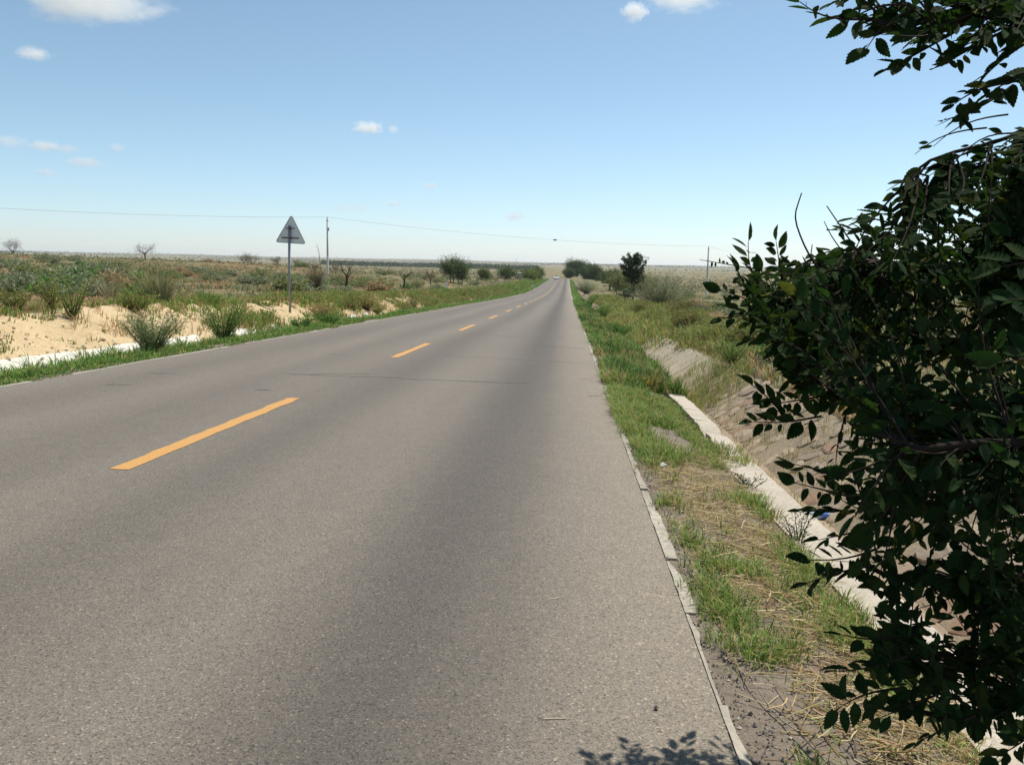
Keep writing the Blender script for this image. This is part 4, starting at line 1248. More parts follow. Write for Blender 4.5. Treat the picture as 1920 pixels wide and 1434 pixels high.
px_ = rng.uniform(-100, 2100, N); D = rng.uniform(3000, 4800, N)
P = np.stack([(px_ - 1064) / FOC * D, D, 0 * D], 1)
P = P[fbm(P[:, 0] * 0.003, P[:, 1] * 0.004, 127) > 0.42]
P[:, 2] = field(P[:, 0], P[:, 1]) + rng.random(len(P)) * (2 + 7 * fbm(P[:, 0] * 0.01, P[:, 1] * 0.003, 129))
cards(mb, P, 5.0, 3.5, colmix(len(P), [(0.06, 0.08, 0.06), (0.075, 0.09, 0.07)]), 0.1)
put('far_trees', mb, M['veg'], label='dark belts of trees and scrub far across the plain', cat='trees', kind='stuff')

# ------------------------------------------------------------------ road sign seen from behind
M['sign_back'] = flat_mat('sign_back_paint', (0.74, 0.77, 0.78), 0.45, 0.0, 0.08, 3.0, 0.5)
M['galv'] = flat_mat('galvanised_steel', (0.30, 0.31, 0.32), 0.5, 0.5, 0.18, 9.0, 0.5)
M['rust'] = flat_mat('rusty_bracket', (0.16, 0.085, 0.06), 0.8, 0.2, 0.3, 20.0)
M['pole'] = flat_mat('pole_concrete', (0.52, 0.50, 0.46), 0.9, 0, 0.12, 2.0)
M['wire'] = flat_mat('wire_metal', (0.06, 0.06, 0.065), 0.6, 0.3)
M['porcelain'] = flat_mat('insulator_glaze', (0.12, 0.10, 0.09), 0.3)
M['blue'] = flat_mat('blue_plate', (0.10, 0.22, 0.70), 0.5)
M['whitepaint'] = flat_mat('white_paint', (0.72, 0.71, 0.67), 0.7, 0, 0.08)
M['mud'] = flat_mat('pale_mud_wall', (0.40, 0.36, 0.28), 0.95, 0, 0.15, 2.0)
M['tin'] = flat_mat('weathered_roof', (0.35, 0.36, 0.36), 0.6, 0.3)
M['greywood'] = flat_mat('weathered_wood', (0.30, 0.24, 0.17), 0.9, 0, 0.3, 14.0)


def m_(V, F, mat, name='part', smooth_=False): return make_mesh(name, V, np.asarray(F), mat, smooth=smooth_)


sb = g_at(544, 590, 31.0)
sg = empty('road_sign', sb)
V, F = tube([(0, 0, -0.3), (-0.01, 0, 1.5), (0.02, 0, 3.12)], 0.045, 12); obj('post', m_(V, F, M['galv'], 'post', True), sg)
tri = []
side, hgt = 1.10, 0.985
for cx, cz, a0 in ((-side / 2 + 0.07, 0.05, 150), (side / 2 - 0.07, 0.05, -90), (0, hgt - 0.085, 30)):
    for k in range(6):
        a = math.radians(a0 + k * 24); tri.append((cx + 0.05 * math.cos(a), cz + 0.05 * math.sin(a)))
tri = np.array(tri)
order = np.argsort(np.arctan2(tri[:, 1] - 0.33, tri[:, 0])); tri = tri[order]
m = len(tri)
V = np.concatenate([np.column_stack([tri[:, 0], np.zeros(m), tri[:, 1]]), np.column_stack([tri[:, 0], np.full(m, 0.006), tri[:, 1]])])
F = [(0, k, k + 1) for k in range(1, m - 1)] + [(m, m + k + 1, m + k) for k in range(1, m - 1)]
for k in range(m): F += [(k, m + k, m + (k + 1) % m), (k, m + (k + 1) % m, (k + 1) % m)]
plate = obj('plate', m_(V, F, M['sign_back'], 'plate'), sg, (0.035, 0.075, 2.50))
plate.rotation_euler = (0, math.radians(2.6), math.radians(-4))
ring = np.column_stack([tri[:, 0], np.full(m, -0.006), tri[:, 1]]); ring = np.concatenate([ring, ring[:1]])
V, F = tube(ring, 0.011, 5, cap=False); obj('rim', m_(V, F, M['galv'], 'rim', True), plate)
for zz, ww, mt, bw in ((3.02, 0.34, 'galv', 0.022), (2.68, 0.64, 'rust', 0.022)):
    V, F = box(-ww / 2, ww / 2, 0.046, 0.066, -bw, bw)
    b_ = obj('bracket', m_(V, F, M[mt], 'bracket'), sg, (0.03, 0, zz)); b_.rotation_euler = (0, math.radians(1.5), 0)
    V, F = tube([(0, 0, -0.03), (0, 0, 0.03)], 0.053, 12); obj('clamp', m_(V, F, M['rust'], 'clamp', True), b_, (0, 0, 0))
tag(sg, 'triangular road sign seen from behind on a grey post', 'road sign')

# ------------------------------------------------------------------ utility poles and wires
poles = [(-81.0, 83.0, 6.0, None), (-30.3, 109.0, 7.55, 'white concrete utility pole right of the triangular sign'), (21.3, 135.0, 7.4, 'white utility pole standing right of the large grey shrub'),
         (72.5, 244.0, 7.4, 'farthest small utility pole glimpsed through the dark branches'), (124.0, 350.0, 7.4, None)]
tops = []
for k, (x, y, h, lb) in enumerate(poles):
    z = float(GZ(x, y)[0])
    r = empty('utility_pole', (x, y, z))
    V, F = tube([(0, 0, -0.4), (0, 0, h * 0.5), (0, 0, h)], [0.15, 0.125, 0.095], 10); obj('shaft', m_(V, F, M['pole'], 'shaft', True), r)
    V, F = tube([(0, 0, -0.3), (0, 0, h * 0.39)], [0.152, 0.136], 10, cap=False); obj('painted_foot', m_(V, F, M['whitepaint'], 'painted_foot', True), r)
    V, F = tube([(0.0, 0, h), (0, 0, h + 0.06), (0, 0, h + 0.16), (0, 0, h + 0.2)], [0.02, 0.06, 0.05, 0.02], 8); obj('insulator', m_(V, F, M['porcelain'], 'insulator', True), r)
    V, F = tube([(0, 0, h * 0.955), (0, 0, h * 0.97)], 0.13, 10); obj('band', m_(V, F, M['galv'], 'band'), r)
    if k == 1:
        V, F = box(0.06, 0.22, -0.08, 0.08, h * 0.80, h * 0.85); obj('junction_box', m_(V, F, M['galv'], 'junction_box'), r)
    tops.append(np.array([x, y, z + h + 0.17]))
    tag(r, lb or ('utility pole out on the plain left of all others' if k == 0 else 'utility pole farthest off behind the dark branches'), 'utility pole')
wlab = ['thin wire running left from the pole beside the sign', 'wire with a blue marker spanning the road between two poles', 'wire running right from the pole by the grey shrub', 'faint wire to the farthest pole behind the branches']
for k in range(4):
    s = np.linspace(0, 1, 30); A, B = tops[k], tops[k + 1]
    pth = A + (B - A) * s[:, None]; pth[:, 2] -= 0.75 * 4 * s * (1 - s) * (1.0 if k < 2 else 1.6)
    V, F = tube(pth, 0.010, 4)
    tag(obj('power_line', m_(V, F, M['wire'], 'power_line')), wlab[k], 'wire')
    if k == 1: wp = pth
i = int(np.argmin(np.abs(wp[:, 0] - (-2.2)))); c = wp[i]
mk = empty('wire_marker', (float(c[0]), float(c[1]), float(c[2])))
V, F = box(-0.26, 0.02, -0.02, 0.02, -0.10, 0.12); obj('plate', m_(V, F, M['blue'], 'plate'), mk)
V, F = box(0.03, 0.2, -0.02, 0.02, -0.08, 0.10); obj('flag', m_(V, F, M['whitepaint'], 'flag'), mk)
tag(mk, 'small blue and white plate hanging on the wire above the road', 'marker')

# ------------------------------------------------------------------ posts, milestone, stake, hut
mp = empty('marker_post', g_at(837, 536, 104.0), 0.3)
V, F = box(-0.14, 0.14, -0.10, 0.10, -0.2, 0.86); V[4:, :2] *= 0.86; obj('shaft', m_(V, F, M['whitepaint'], 'shaft'), mp)
V, F = box(-0.125, 0.125, -0.09, 0.09, 0.865, 0.92); V[4:, :2] *= 0.5; obj('top', m_(V, F, M['whitepaint'], 'top'), mp)
tag(mp, 'pale boundary post on the plain below the lone green tree', 'post')
ms_ = empty('milestone', (-7.45, 188.0, float(GZ(-7.45, 188.0)[0])))
a = np.linspace(0, np.pi, 9)
out = np.concatenate([[(-0.26, 0.0), (-0.26, 0.55)], np.column_stack([-0.26 * np.cos(a[1:-1]), 0.55 + 0.2 * np.sin(a[1:-1])]), [(0.26, 0.55), (0.26, 0.0)]])
m = len(out)
V = np.concatenate([np.column_stack([out[:, 0], np.full(m, -0.09), out[:, 1]]), np.column_stack([out[:, 0], np.full(m, 0.09), out[:, 1]])])
F = [(0, k + 1, k) for k in range(1, m - 1)] + [(m, m + k, m + k + 1) for k in range(1, m - 1)]
for k in range(m): F += [(k, (k + 1) % m, m + (k + 1) % m), (k, m + (k + 1) % m, m + k)]
obj('stone', m_(V, F, M['whitepaint'], 'stone'), ms_)
V, F = box(-0.36, 0.36, -0.18, 0.18, -0.15, 0.06); obj('plinth', m_(V, F, M['white'], 'plinth'), ms_, (0, 0, -0.004))
tag(ms_, 'white milestone at the left road edge before the bend', 'milestone')
sk = empty('leaning_stake', g_at(606, 553, 50.0))
s = np.linspace(0, 1, 7)
V, F = tube(np.column_stack([-0.26 * s ** 1.3, 0.05 * s, -0.2 + 2.75 * s]), np.linspace(0.035, 0.02, 7), 6); obj('shaft', m_(V, F, M['greywood'], 'shaft', True), sk)
V, F = tube([(-0.25, 0.05, 2.5), (-0.36, 0.05, 2.75), (-0.34, 0.05, 2.9)], [0.018, 0.012, 0.006], 5); obj('twig', m_(V, F, M['greywood'], 'twig'), sk)
tag(sk, 'thin pale leaning stake between round grass tuft and pole', 'stake')
hx = at(972, 511, 275.0)
ht = empty('hut', (hx[0], 275.0, float(GZ(hx[0], 275.0)[0]) + 0.3), 0.25)
V, F = box(-1.0, 1.0, -0.9, 0.9, -0.8, 1.55); obj('wall', m_(V, F, M['mud'], 'wall'), ht)
V, F = box(-1.15, 1.15, -1.05, 1.05, 1.553, 1.66); V[4:6, 2] -= 0.02; V[6:, 2] += 0.25; obj('roof', m_(V, F, M['tin'], 'roof'), ht)
V, F = box(-0.55, 0.05, -0.93, -0.903, -0.3, 1.2); obj('door', m_(V, F, M['greywood'], 'door'), ht)
tag(ht, 'tiny pale hut among trees on the plain left of the bend', 'hut')

# ------------------------------------------------------------------ car
def carpaint():
    t = NT('white_car_paint'); co = obj_co(t)
    return t.surf(t.mix(t.noise(co, 3.0, 3), (0.70, 0.71, 0.72), (0.78, 0.79, 0.80)), 0.25, spec=0.5)


M['car'] = carpaint()
M['glass'] = flat_mat('dark_car_glass', (0.02, 0.025, 0.03), 0.08, 0, 0.1, 2.0, 0.6)
M['tyre'] = flat_mat('tyre_rubber', (0.025, 0.025, 0.026), 0.9)
M['lamp'] = flat_mat('headlamp', (0.55, 0.57, 0.6), 0.15, 0.2, 0.1, 3.0, 0.6)
M['red'] = flat_mat('tail_lamp', (0.35, 0.02, 0.02), 0.3)
car = empty('car', (-4.05, 322.0, float(RZ(322.0)) + 0.003), math.pi)      # local +Y is the nose


def loft(secs):
    V = np.concatenate([np.asarray(s, float) for s in secs]); k = len(secs[0]); F = []
    for i in range(len(secs) - 1):
        for j in range(k):
            a, b = i * k + j, i * k + (j + 1) % k
            F += [(a, b, b + k), (a, b + k, a + k)]
    for j in range(1, k - 1): F.append((0, j + 1, j)); q = (len(secs) - 1) * k; F.append((q, q + j, q + j + 1))
    return V, F


def sec(y, w, z0, z1, sh=0.82):
    return [(-w * 0.92, y, z0), (w * 0.92, y, z0), (w, y, z0 + 0.18), (w, y, z0 + (z1 - z0) * 0.7), (w * sh, y, z1), (-w * sh, y, z1), (-w, y, z0 + (z1 - z0) * 0.7), (-w, y, z0 + 0.18)]


V, F = loft([sec(-2.15, 0.76, 0.32, 0.86), sec(-2.0, 0.84, 0.22, 0.98), sec(-1.2, 0.86, 0.2, 1.0), sec(0.6, 0.86, 0.2, 0.98), sec(1.5, 0.85, 0.2, 0.88), sec(2.0, 0.80, 0.24, 0.74), sec(2.12, 0.70, 0.32, 0.62)])
obj('body', m_(V, F, M['car'], 'body', False), car)
V, F = loft([[(-0.72, -1.85, 0.96), (0.72, -1.85, 0.96), (0.6, -1.3, 1.40), (-0.6, -1.3, 1.40)], [(-0.74, 0.85, 0.94), (0.74, 0.85, 0.94), (0.6, -0.05, 1.42), (-0.6, -0.05, 1.42)]])
cab = obj('cabin', m_(V, F, M['glass'], 'cabin'), car)
V, F = loft([[(-0.60, -1.34, 1.405), (0.60, -1.34, 1.405), (0.54, -1.28, 1.46), (-0.54, -1.28, 1.46)], [(-0.60, -0.02, 1.425), (0.60, -0.02, 1.425), (0.54, -0.12, 1.475), (-0.54, -0.12, 1.475)]])
obj('roof', m_(V, F, M['car'], 'roof'), car)
for sx in (-1, 1):
    V, F = tube([(sx * 0.745, 0.86, 0.93), (sx * 0.605, -0.06, 1.43)], 0.035, 5); obj('pillar', m_(V, F, M['car'], 'pillar'), car)
    V, F = box(sx * 0.72 - 0.13, sx * 0.72 + 0.07, 2.02, 2.09, 0.56, 0.68); obj('headlight', m_(V, F, M['lamp'], 'headlight'), car)
    V, F = box(sx * 0.72 - 0.1, sx * 0.72 + 0.06, -2.14, -2.06, 0.66, 0.82); obj('tail_light', m_(V, F, M['red'], 'tail_light'), car)
    V, F = box(sx * 0.94 - 0.08, sx * 0.94 + 0.08, 0.60, 0.70, 0.94, 1.06); obj('mirror', m_(V, F, M['car'], 'mirror'), car)
    for wy in (-1.3, 1.3):
        V, F = tube([(sx * 0.70, wy, 0.31), (sx * 0.88, wy, 0.31)], 0.31, 16); w_ = obj('wheel', m_(V, F, M['tyre'], 'wheel'), car)
        V, F = tube([(sx * 0.87, wy, 0.31), (sx * 0.893, wy, 0.31)], 0.19, 12); obj('rim', m_(V, F, M['galv'], 'rim'), w_)
V, F = box(-0.45, 0.45, 2.07, 2.135, 0.42, 0.54); obj('grille', m_(V, F, M['tyre'], 'grille'), car)
V, F = box(-0.22, 0.22, 2.138, 2.15, 0.36, 0.47); obj('number_plate', m_(V, F, M['blue'], 'number_plate'), car)
tag(car, 'white car coming towards the camera at the far bend', 'car')

# ------------------------------------------------------------------ litter
def plastic():
    t = NT('clear_blue_plastic')
    g = t.n('ShaderNodeBsdfPrincipled')
    g.inputs['Base Color'].default_value = (0.62, 0.74, 0.90, 1); g.inputs['Roughness'].default_value = 0.12; g.inputs['Transmission Weight'].default_value = 0.55; g.inputs['IOR'].default_value = 1.3
    t.l(g.outputs[0], t.out.inputs['Surface']); return t.m


M['plastic'] = plastic()
bt = empty('plastic_bottle', (2.36, 7.75, float(GZ(2.36, 7.75)[0]) + 0.045), 0.25)
ys = np.array([-0.13, -0.125, -0.10, -0.06, -0.055, -0.02, -0.015, 0.03, 0.06, 0.085, 0.10, 0.12])
rs = np.array([0.02, 0.033, 0.035, 0.035, 0.032, 0.032, 0.035, 0.035, 0.030, 0.018, 0.0125, 0.0125])
V, F = tube(np.column_stack([ys, 0 * ys, 0 * ys]), rs, 14); obj('body', m_(V, F, M['plastic'], 'body', True), bt)
V, F = tube([(0.115, 0, 0), (0.135, 0, 0)], 0.0155, 12); obj('cap', m_(V, F, M['whitepaint'], 'cap'), bt)
V, F = tube([(-0.02, 0, 0), (0.03, 0, 0)], 0.0358, 14, cap=False); obj('label_band', m_(V, F, M['blue'], 'label_band', True), bt)
tag(bt, 'crushed clear blue plastic bottle lying in the ditch bed', 'bottle')
lx, ly = 0.80, 6.75
V = np.array([(-0.03, -0.02, 0.01), (0.03, -0.015, 0.02), (0.035, 0.02, 0.008), (-0.02, 0.025, 0.03), (0, 0, 0.035)]) + np.array([lx, ly, float(GZ(lx, ly)[0]) + 0.02])
tag(obj('paper_scrap', m_(V, [(0, 1, 4), (1, 2, 4), (2, 3, 4), (3, 0, 4)], M['whitepaint'], 'paper_scrap')), 'white paper scrap in the verge grass near the kerb', 'paper')
for (x, y, a, L, r_, lb) in [(-0.02, 3.70, 0.45, 0.058, 0.0022, 'short pale straw on the asphalt, farther of the two'), (0.00, 2.62, 0.14, 0.072, 0.0024, 'short pale straw on the asphalt nearest the camera')]:
    s = np.array([-0.5, -0.1, 0.5])
    P = np.column_stack([x + L * s * math.cos(a), y + L * s * math.sin(a) + [0, 0.001, 0], RZ(y + L * s * math.sin(a)) + 0.002 + r_])
    V, F = tube(P, r_, 6)
    mb = MB(); mb.add(V, F, np.array((0.62, 0.55, 0.40)))
    o = obj('straw_stalk', mb.mesh('straw_stalk', M['dry'])); tag(o, lb, 'straw')
stalks = [((0.83, 2.35), (0.72, 2.75), (0.66, 3.1), 0.0035, 'long grey stalk lying along the kerb nearest the camera', (0.30, 0.24, 0.17)),
          ((0.70, 3.15), (0.685, 3.4), (0.675, 3.75), 0.003, 'second grey stalk lying along the broken kerb', (0.32, 0.26, 0.19)),
          ((0.98, 2.28), (1.15, 2.42), (1.32, 2.62), 0.0045, 'thick pale straw stalk at the bottom of the verge', (0.55, 0.44, 0.26)),
          ((0.93, 2.55), (0.98, 2.85), (1.0, 3.2), 0.003, 'thin dark stalk lying on bare soil of the verge', (0.14, 0.10, 0.07)),
          ((1.02, 3.7), (1.15, 3.78), (1.3, 3.7), 0.003, 'curved pale straw stalk in the middle of the verge', (0.48, 0.38, 0.2)),
          ((1.0, 5.3), (1.12, 5.55), (1.27, 5.6), 0.004, 'bent pale stalk beside the bare patch of the verge', (0.50, 0.42, 0.24)),
          ((0.82, 10.4), (1.0, 10.5), (1.25, 10.65), 0.005, 'straight tan stalk lying across the verge grass', (0.42, 0.30, 0.12))]
for a, b, c, r_, lb, cl in stalks:
    s = np.linspace(0, 1, 10)[:, None]
    P = (1 - s) ** 2 * np.array(a) + 2 * s * (1 - s) * np.array(b) + s ** 2 * np.array(c)
    P = P + rng.normal(0, 0.004, P.shape)
    z = GZ(P[:, 0], P[:, 1]) + r_ + 0.006 + 0.02 * np.abs(np.sin(np.arange(10) * 0.7)) + (0.10 if P[0, 1] > 9 else 0)
    V, F = tube(np.column_stack([P, z]), np.linspace(r_, r_ * 0.6, 10), 5)
    mb = MB(); mb.add(V, F, np.array(cl))
    tag(obj('straw_stalk', mb.mesh('straw_stalk', M['dry'])), lb, 'straw')
px_, py_ = 0.335, 2.72
mb = MB(); mb.add(V0 * 0.011 + np.array([px_, py_, float(RZ(py_)) + 0.008]), F0, np.array((0.16, 0.13, 0.11)))
tag(obj('pebble', mb.mesh('pebble', M['bark'])), 'small brown pebble on the asphalt beside the leaf shadows', 'pebble')

# ------------------------------------------------------------------ far pylons
for k, (px_, D, h) in enumerate([(881, 2600, 26), (968, 2600, 22), (1092, 2600, 24), (1486, 2400, 22), (1508, 2400, 22)]):
    p = at(px_, 500, D)
    z = float(field(p[0], D)[0])
    mb = MB()
    for sx, sy in ((-1, -1), (1, -1), (1, 1), (-1, 1)):
        V, F = tube([(sx * 2.2, sy * 2.2, 0), (sx * 0.5, sy * 0.5, h * 0.7), (sx * 0.2, sy * 0.2, h)], 0.12, 3); mb.add(V, F, np.array((0.2, 0.2, 0.21)))
    for hz, ww in ((0.68, 4.5), (0.82, 3.6), (0.95, 2.6)):
        V, F = tube([(-ww, 0, h * hz), (ww, 0, h * hz)], 0.12, 3); mb.add(V, F, np.array((0.2, 0.2, 0.21)))
    for q in range(5):
        f0, f1 = q / 6, (q + 1) / 6; w0, w1 = 2.2 - 1.9 * f0, 2.2 - 1.9 * f1
        V, F = tube([(-w0, -w0, h * f0), (w1, -w1, h * f1)], 0.09, 3); mb.add(V, F, np.array((0.2, 0.2, 0.21)))
        V, F = tube([(w0, -w0, h * f0), (-w1, -w1, h * f1)], 0.09, 3); mb.add(V, F, np.array((0.2, 0.2, 0.21)))
    o = obj('pylon', mb.mesh('pylon', M['bark']), None, (p[0], D, z))
    tag(o, ['faint lattice pylon on the horizon right of the lone green tree', 'faint lattice pylon on the horizon above the hut', 'faint lattice pylon behind the dark roadside trees', 'left of two faint pylons behind the dark leaves', 'right of two faint pylons behind the dark leaves'][k], 'pylon')

# ------------------------------------------------------------------ the elm beside the camera
def elm_leaf(var):
    nt = 10
    t = np.linspace(0, 1, nt)
    Wd = 0.235 + 0.035 * rng.normal()
    hw = Wd * np.sin(np.pi * t ** 0.82) ** 0.85
    hw[0] = 0.015; hw[-1] = 0.0
    cur = rng.uniform(-0.10, 0.16); fold = rng.uniform(0.15, 0.5); bend_ = rng.normal(0, 0.12)
    mid = np.column_stack([bend_ * t ** 2, t, -cur * (t - 0.3) ** 2 * 1.2])
    V = [*mid]
    edges = []
    for sgn in (-1, 1):
        e = []
        asym = 1.0 + 0.12 * sgn * (var % 2 * 2 - 1)
        for i_ in range(nt - 1):
            w = hw[i_] * asym
            e.append(mid[i_] + np.array([sgn * w * 0.93, 0.0, w * fold + rng.normal(0, 0.006)]))
            w2 = (hw[i_] * 0.45 + hw[i_ + 1] * 0.55) * asym
            e.append(mid[i_] * 0.35 + mid[i_ + 1] * 0.65 + np.array([sgn * w2 * 1.10, 0.035, w2 * fold + rng.normal(0, 0.008)]))
        e.append(mid[-1])
        edges.append(e)
    base = len(V)
    F = []
    for q, e in enumerate(edges):
        o_ = len(V); V += e
        for i_ in range(nt - 1):
            a, b, c2, d = i_, i_ + 1, o_ + 2 * i_, o_ + 2 * i_ + 2
            tt = [(a, c2, c2 + 1), (a, c2 + 1, b), (b, c2 + 1, d)]
            F += tt if q == 0 else [f[::-1] for f in tt]
    return np.array(V), np.array(F)


def leaf_material():
    t = NT('elm_leaf')
    co = obj_co(t)
    inf = t.n('ShaderNodeAttribute', attribute_name='Col').outputs['Color']
    n = t.noise(co, 60.0, 3)
    col = t.mix(1.0, inf, t.ramp(n, [(0.3, (0.8, 0.8, 0.8)), (0.7, (1.2, 1.2, 1.2))]), 'MULTIPLY')
    p = t.n('ShaderNodeBsdfPrincipled', {'Base Color': col, 'Roughness': 0.85})
    p.inputs['Specular IOR Level'].default_value = 0.03
    tr = t.n('ShaderNodeBsdfTranslucent', {0: t.mix(1.0, col, (1.6, 2.1, 0.7), 'MULTIPLY')})
    mx = t.n('ShaderNodeMixShader', {0: 0.22})
    t.l(p.outputs[0], mx.inputs[1]); t.l(tr.outputs[0], mx.inputs[2]); t.l(mx.outputs[0], t.out.inputs['Surface'])
    return t.m


M['leaf'] = leaf_material()
LEAFV = [elm_leaf(k) for k in range(6)]
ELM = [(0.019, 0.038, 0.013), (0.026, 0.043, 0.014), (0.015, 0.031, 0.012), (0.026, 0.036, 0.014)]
leaves = []            # (pos, dir, normal, length)
twig = MB(); limb = MB()
BROWN = np.array((0.035, 0.026, 0.02))


def px2(p):
    d = np.asarray(p) - np.array([0, 0, EYE]); w = d @ CC
    return 960 + FOC * (d @ CA) / w, 717 - FOC * (d @ CB) / w, w


def shoot(P0, P1, sag=0.0, size=0.055, step=0.019, first=0.12, keep=1.0, rad=0.0022, tip=True):
    size = size * 0.90
    P0 = np.asarray(P0, float); P1 = np.asarray(P1, float)
    L = np.linalg.norm(P1 - P0)
    n = 9; s = np.linspace(0, 1, n)[:, None]
    off = rng.normal(0, 0.05 * L, 3)
    path = P0 + (P1 - P0) * s + (off + np.array([0, 0, -sag])) * np.sin(np.pi * s * 0.9)
    path += (P1 - path[-1]) * s
    V, F = tube(path, np.linspace(rad * 1.5, rad * 0.45, n), 4, cap=False)
    twig.add(V, F, BROWN * rng.uniform(0.7, 1.3))
    tang = np.gradient(path, axis=0); tang /= np.linalg.norm(tang, axis=1)[:, None]
    pn_ = np.array([rng.normal(0, 0.5), -0.45 + rng.normal(0, 0.5), 0.8])           # the spray's own plane
    cnt = max(2, int(L * (1 - first) / step)); sgn = 1
    for k in range(cnt):
        f = first + (1 - first) * (k + 0.6) / cnt
        if rng.random() > keep: continue
        q = f * (n - 1); i0 = min(int(q), n - 2); w = q - i0
        p = path[i0] * (1 - w) + path[i0 + 1] * w; t = tang[i0]
        side = np.cross(t, pn_); side /= np.linalg.norm(side) + 1e-9
        d = t * rng.uniform(0.45, 0.9) + side * sgn * rng.uniform(0.6, 1.0) + np.array([0, 0, -rng.uniform(0.0, 0.45)]) + rng.normal(0, 0.18, 3)
        if tip and k == cnt - 1: d = t + rng.normal(0, 0.1, 3)
        d /= np.linalg.norm(d)
        nn_ = pn_ + rng.normal(0, 0.42, 3); nn_ -= d * (nn_ @ d); nn_ /= np.linalg.norm(nn_)
        sz = size * rng.uniform(0.7, 1.25) * (0.65 + 0.35 * math.sin(math.pi * min(1, 0.25 + 0.75 * (1 - abs(f - 0.6)))))
        leaves.append((p + d * 0.006, d, nn_, sz))
        sgn = -sgn
    return path


# limbs that carry the shoots, coming in from the trunk on the right
trunk_base = np.array([2.35, 2.55, float(RZ(2.55)) - 0.40])
trunk = np.array([trunk_base, [2.33, 2.56, 0.2], [2.25, 2.6, 0.9], [2.2, 2.62, 1.6], [2.22, 2.55, 2.4], [2.3, 2.5, 3.2]])
V, F = tube(trunk, [0.085, 0.075, 0.066, 0.056, 0.045, 0.03], 9); limb.add(V, F, BROWN)
limb_px = [((2.2, 2.55, 2.35), (1900, 20, 2.0), (1640, 20, 1.85), 0.012), ((2.22, 2.58, 2.0), (1905, 250, 2.25), (1740, 330, 2.2), 0.006), ((2.2, 2.6, 1.75), (1890, 480, 2.5), (1620, 470, 2.5), 0.013),
           ((2.2, 2.6, 1.45), (1860, 640, 2.7), (1460, 560, 2.85), 0.014), ((2.22, 2.6, 1.15), (1850, 760, 2.6), (1500, 720, 2.55), 0.013), ((2.25, 2.6, 0.95), (1850, 832, 1.8), (1745, 822, 1.95), 0.011),
           ((2.25, 2.58, 0.8), (1850, 960, 2.3), (1600, 930, 2.3), 0.012), ((2.28, 2.56, 0.6), (1850, 1080, 2.2), (1620, 1050, 2.2), 0.012), ((2.3, 2.56, 0.4), (1860, 1230, 2.1), (1690, 1200, 2.0), 0.011),
           ((2.3, 2.56, 0.3), (1880, 1330, 2.05), (1700, 1310, 1.95), 0.010)]
LP = []
for a, b, c2, r_ in limb_px:
    B = at(*b); C = at(*c2); A = np.array(a)
    s = np.linspace(0, 1, 12)[:, None]
    P = (1 - s) ** 2 * A + 2 * s * (1 - s) * (2 * B - 0.5 * A - 0.5 * C) + s ** 2 * C
    P += rng.normal(0, 0.008, P.shape) * np.sin(np.pi * s)
    V, F = tube(P, np.linspace(r_ * 1.5, r_ * 0.35, 12), 6, cap=False); limb.add(V, F, BROWN * rng.uniform(0.8, 1.3))
    LP.append(P)
LPa = np.concatenate(LP)


def reach(tip, size=0.055, lo=0.2, hi=0.42, sag=0.0, keep=1.0, step=0.021, frm=None):
    """a shoot ending at tip, growing out of the nearest limb"""
    tip = np.asarray(tip, float)
    if frm is None:
        d = np.linalg.norm((LPa - tip) * np.array([1, 0.7, 1]), axis=1) + np.where(LPa[:, 0] < tip[0] + 0.05, 0.35, 0) + rng.random(len(LPa)) * 0.12
        frm = LPa[int(np.argmin(d))]
    v = tip - frm; L = np.linalg.norm(v)
    if L > hi:
        st = tip - v / L * rng.uniform(lo, hi)
        mid = (frm + st) / 2 + rng.normal(0, 0.02, 3)
        s = np.linspace(0, 1, 6)[:, None]
        P = (1 - s) ** 2 * frm + 2 * s * (1 - s) * mid + s ** 2 * st
        V, F = tube(P, np.linspace(0.005, 0.003, 6), 4, cap=False); twig.add(V, F, BROWN)
        frm = st
    return shoot(frm, tip, sag, size, step, 0.05, keep)


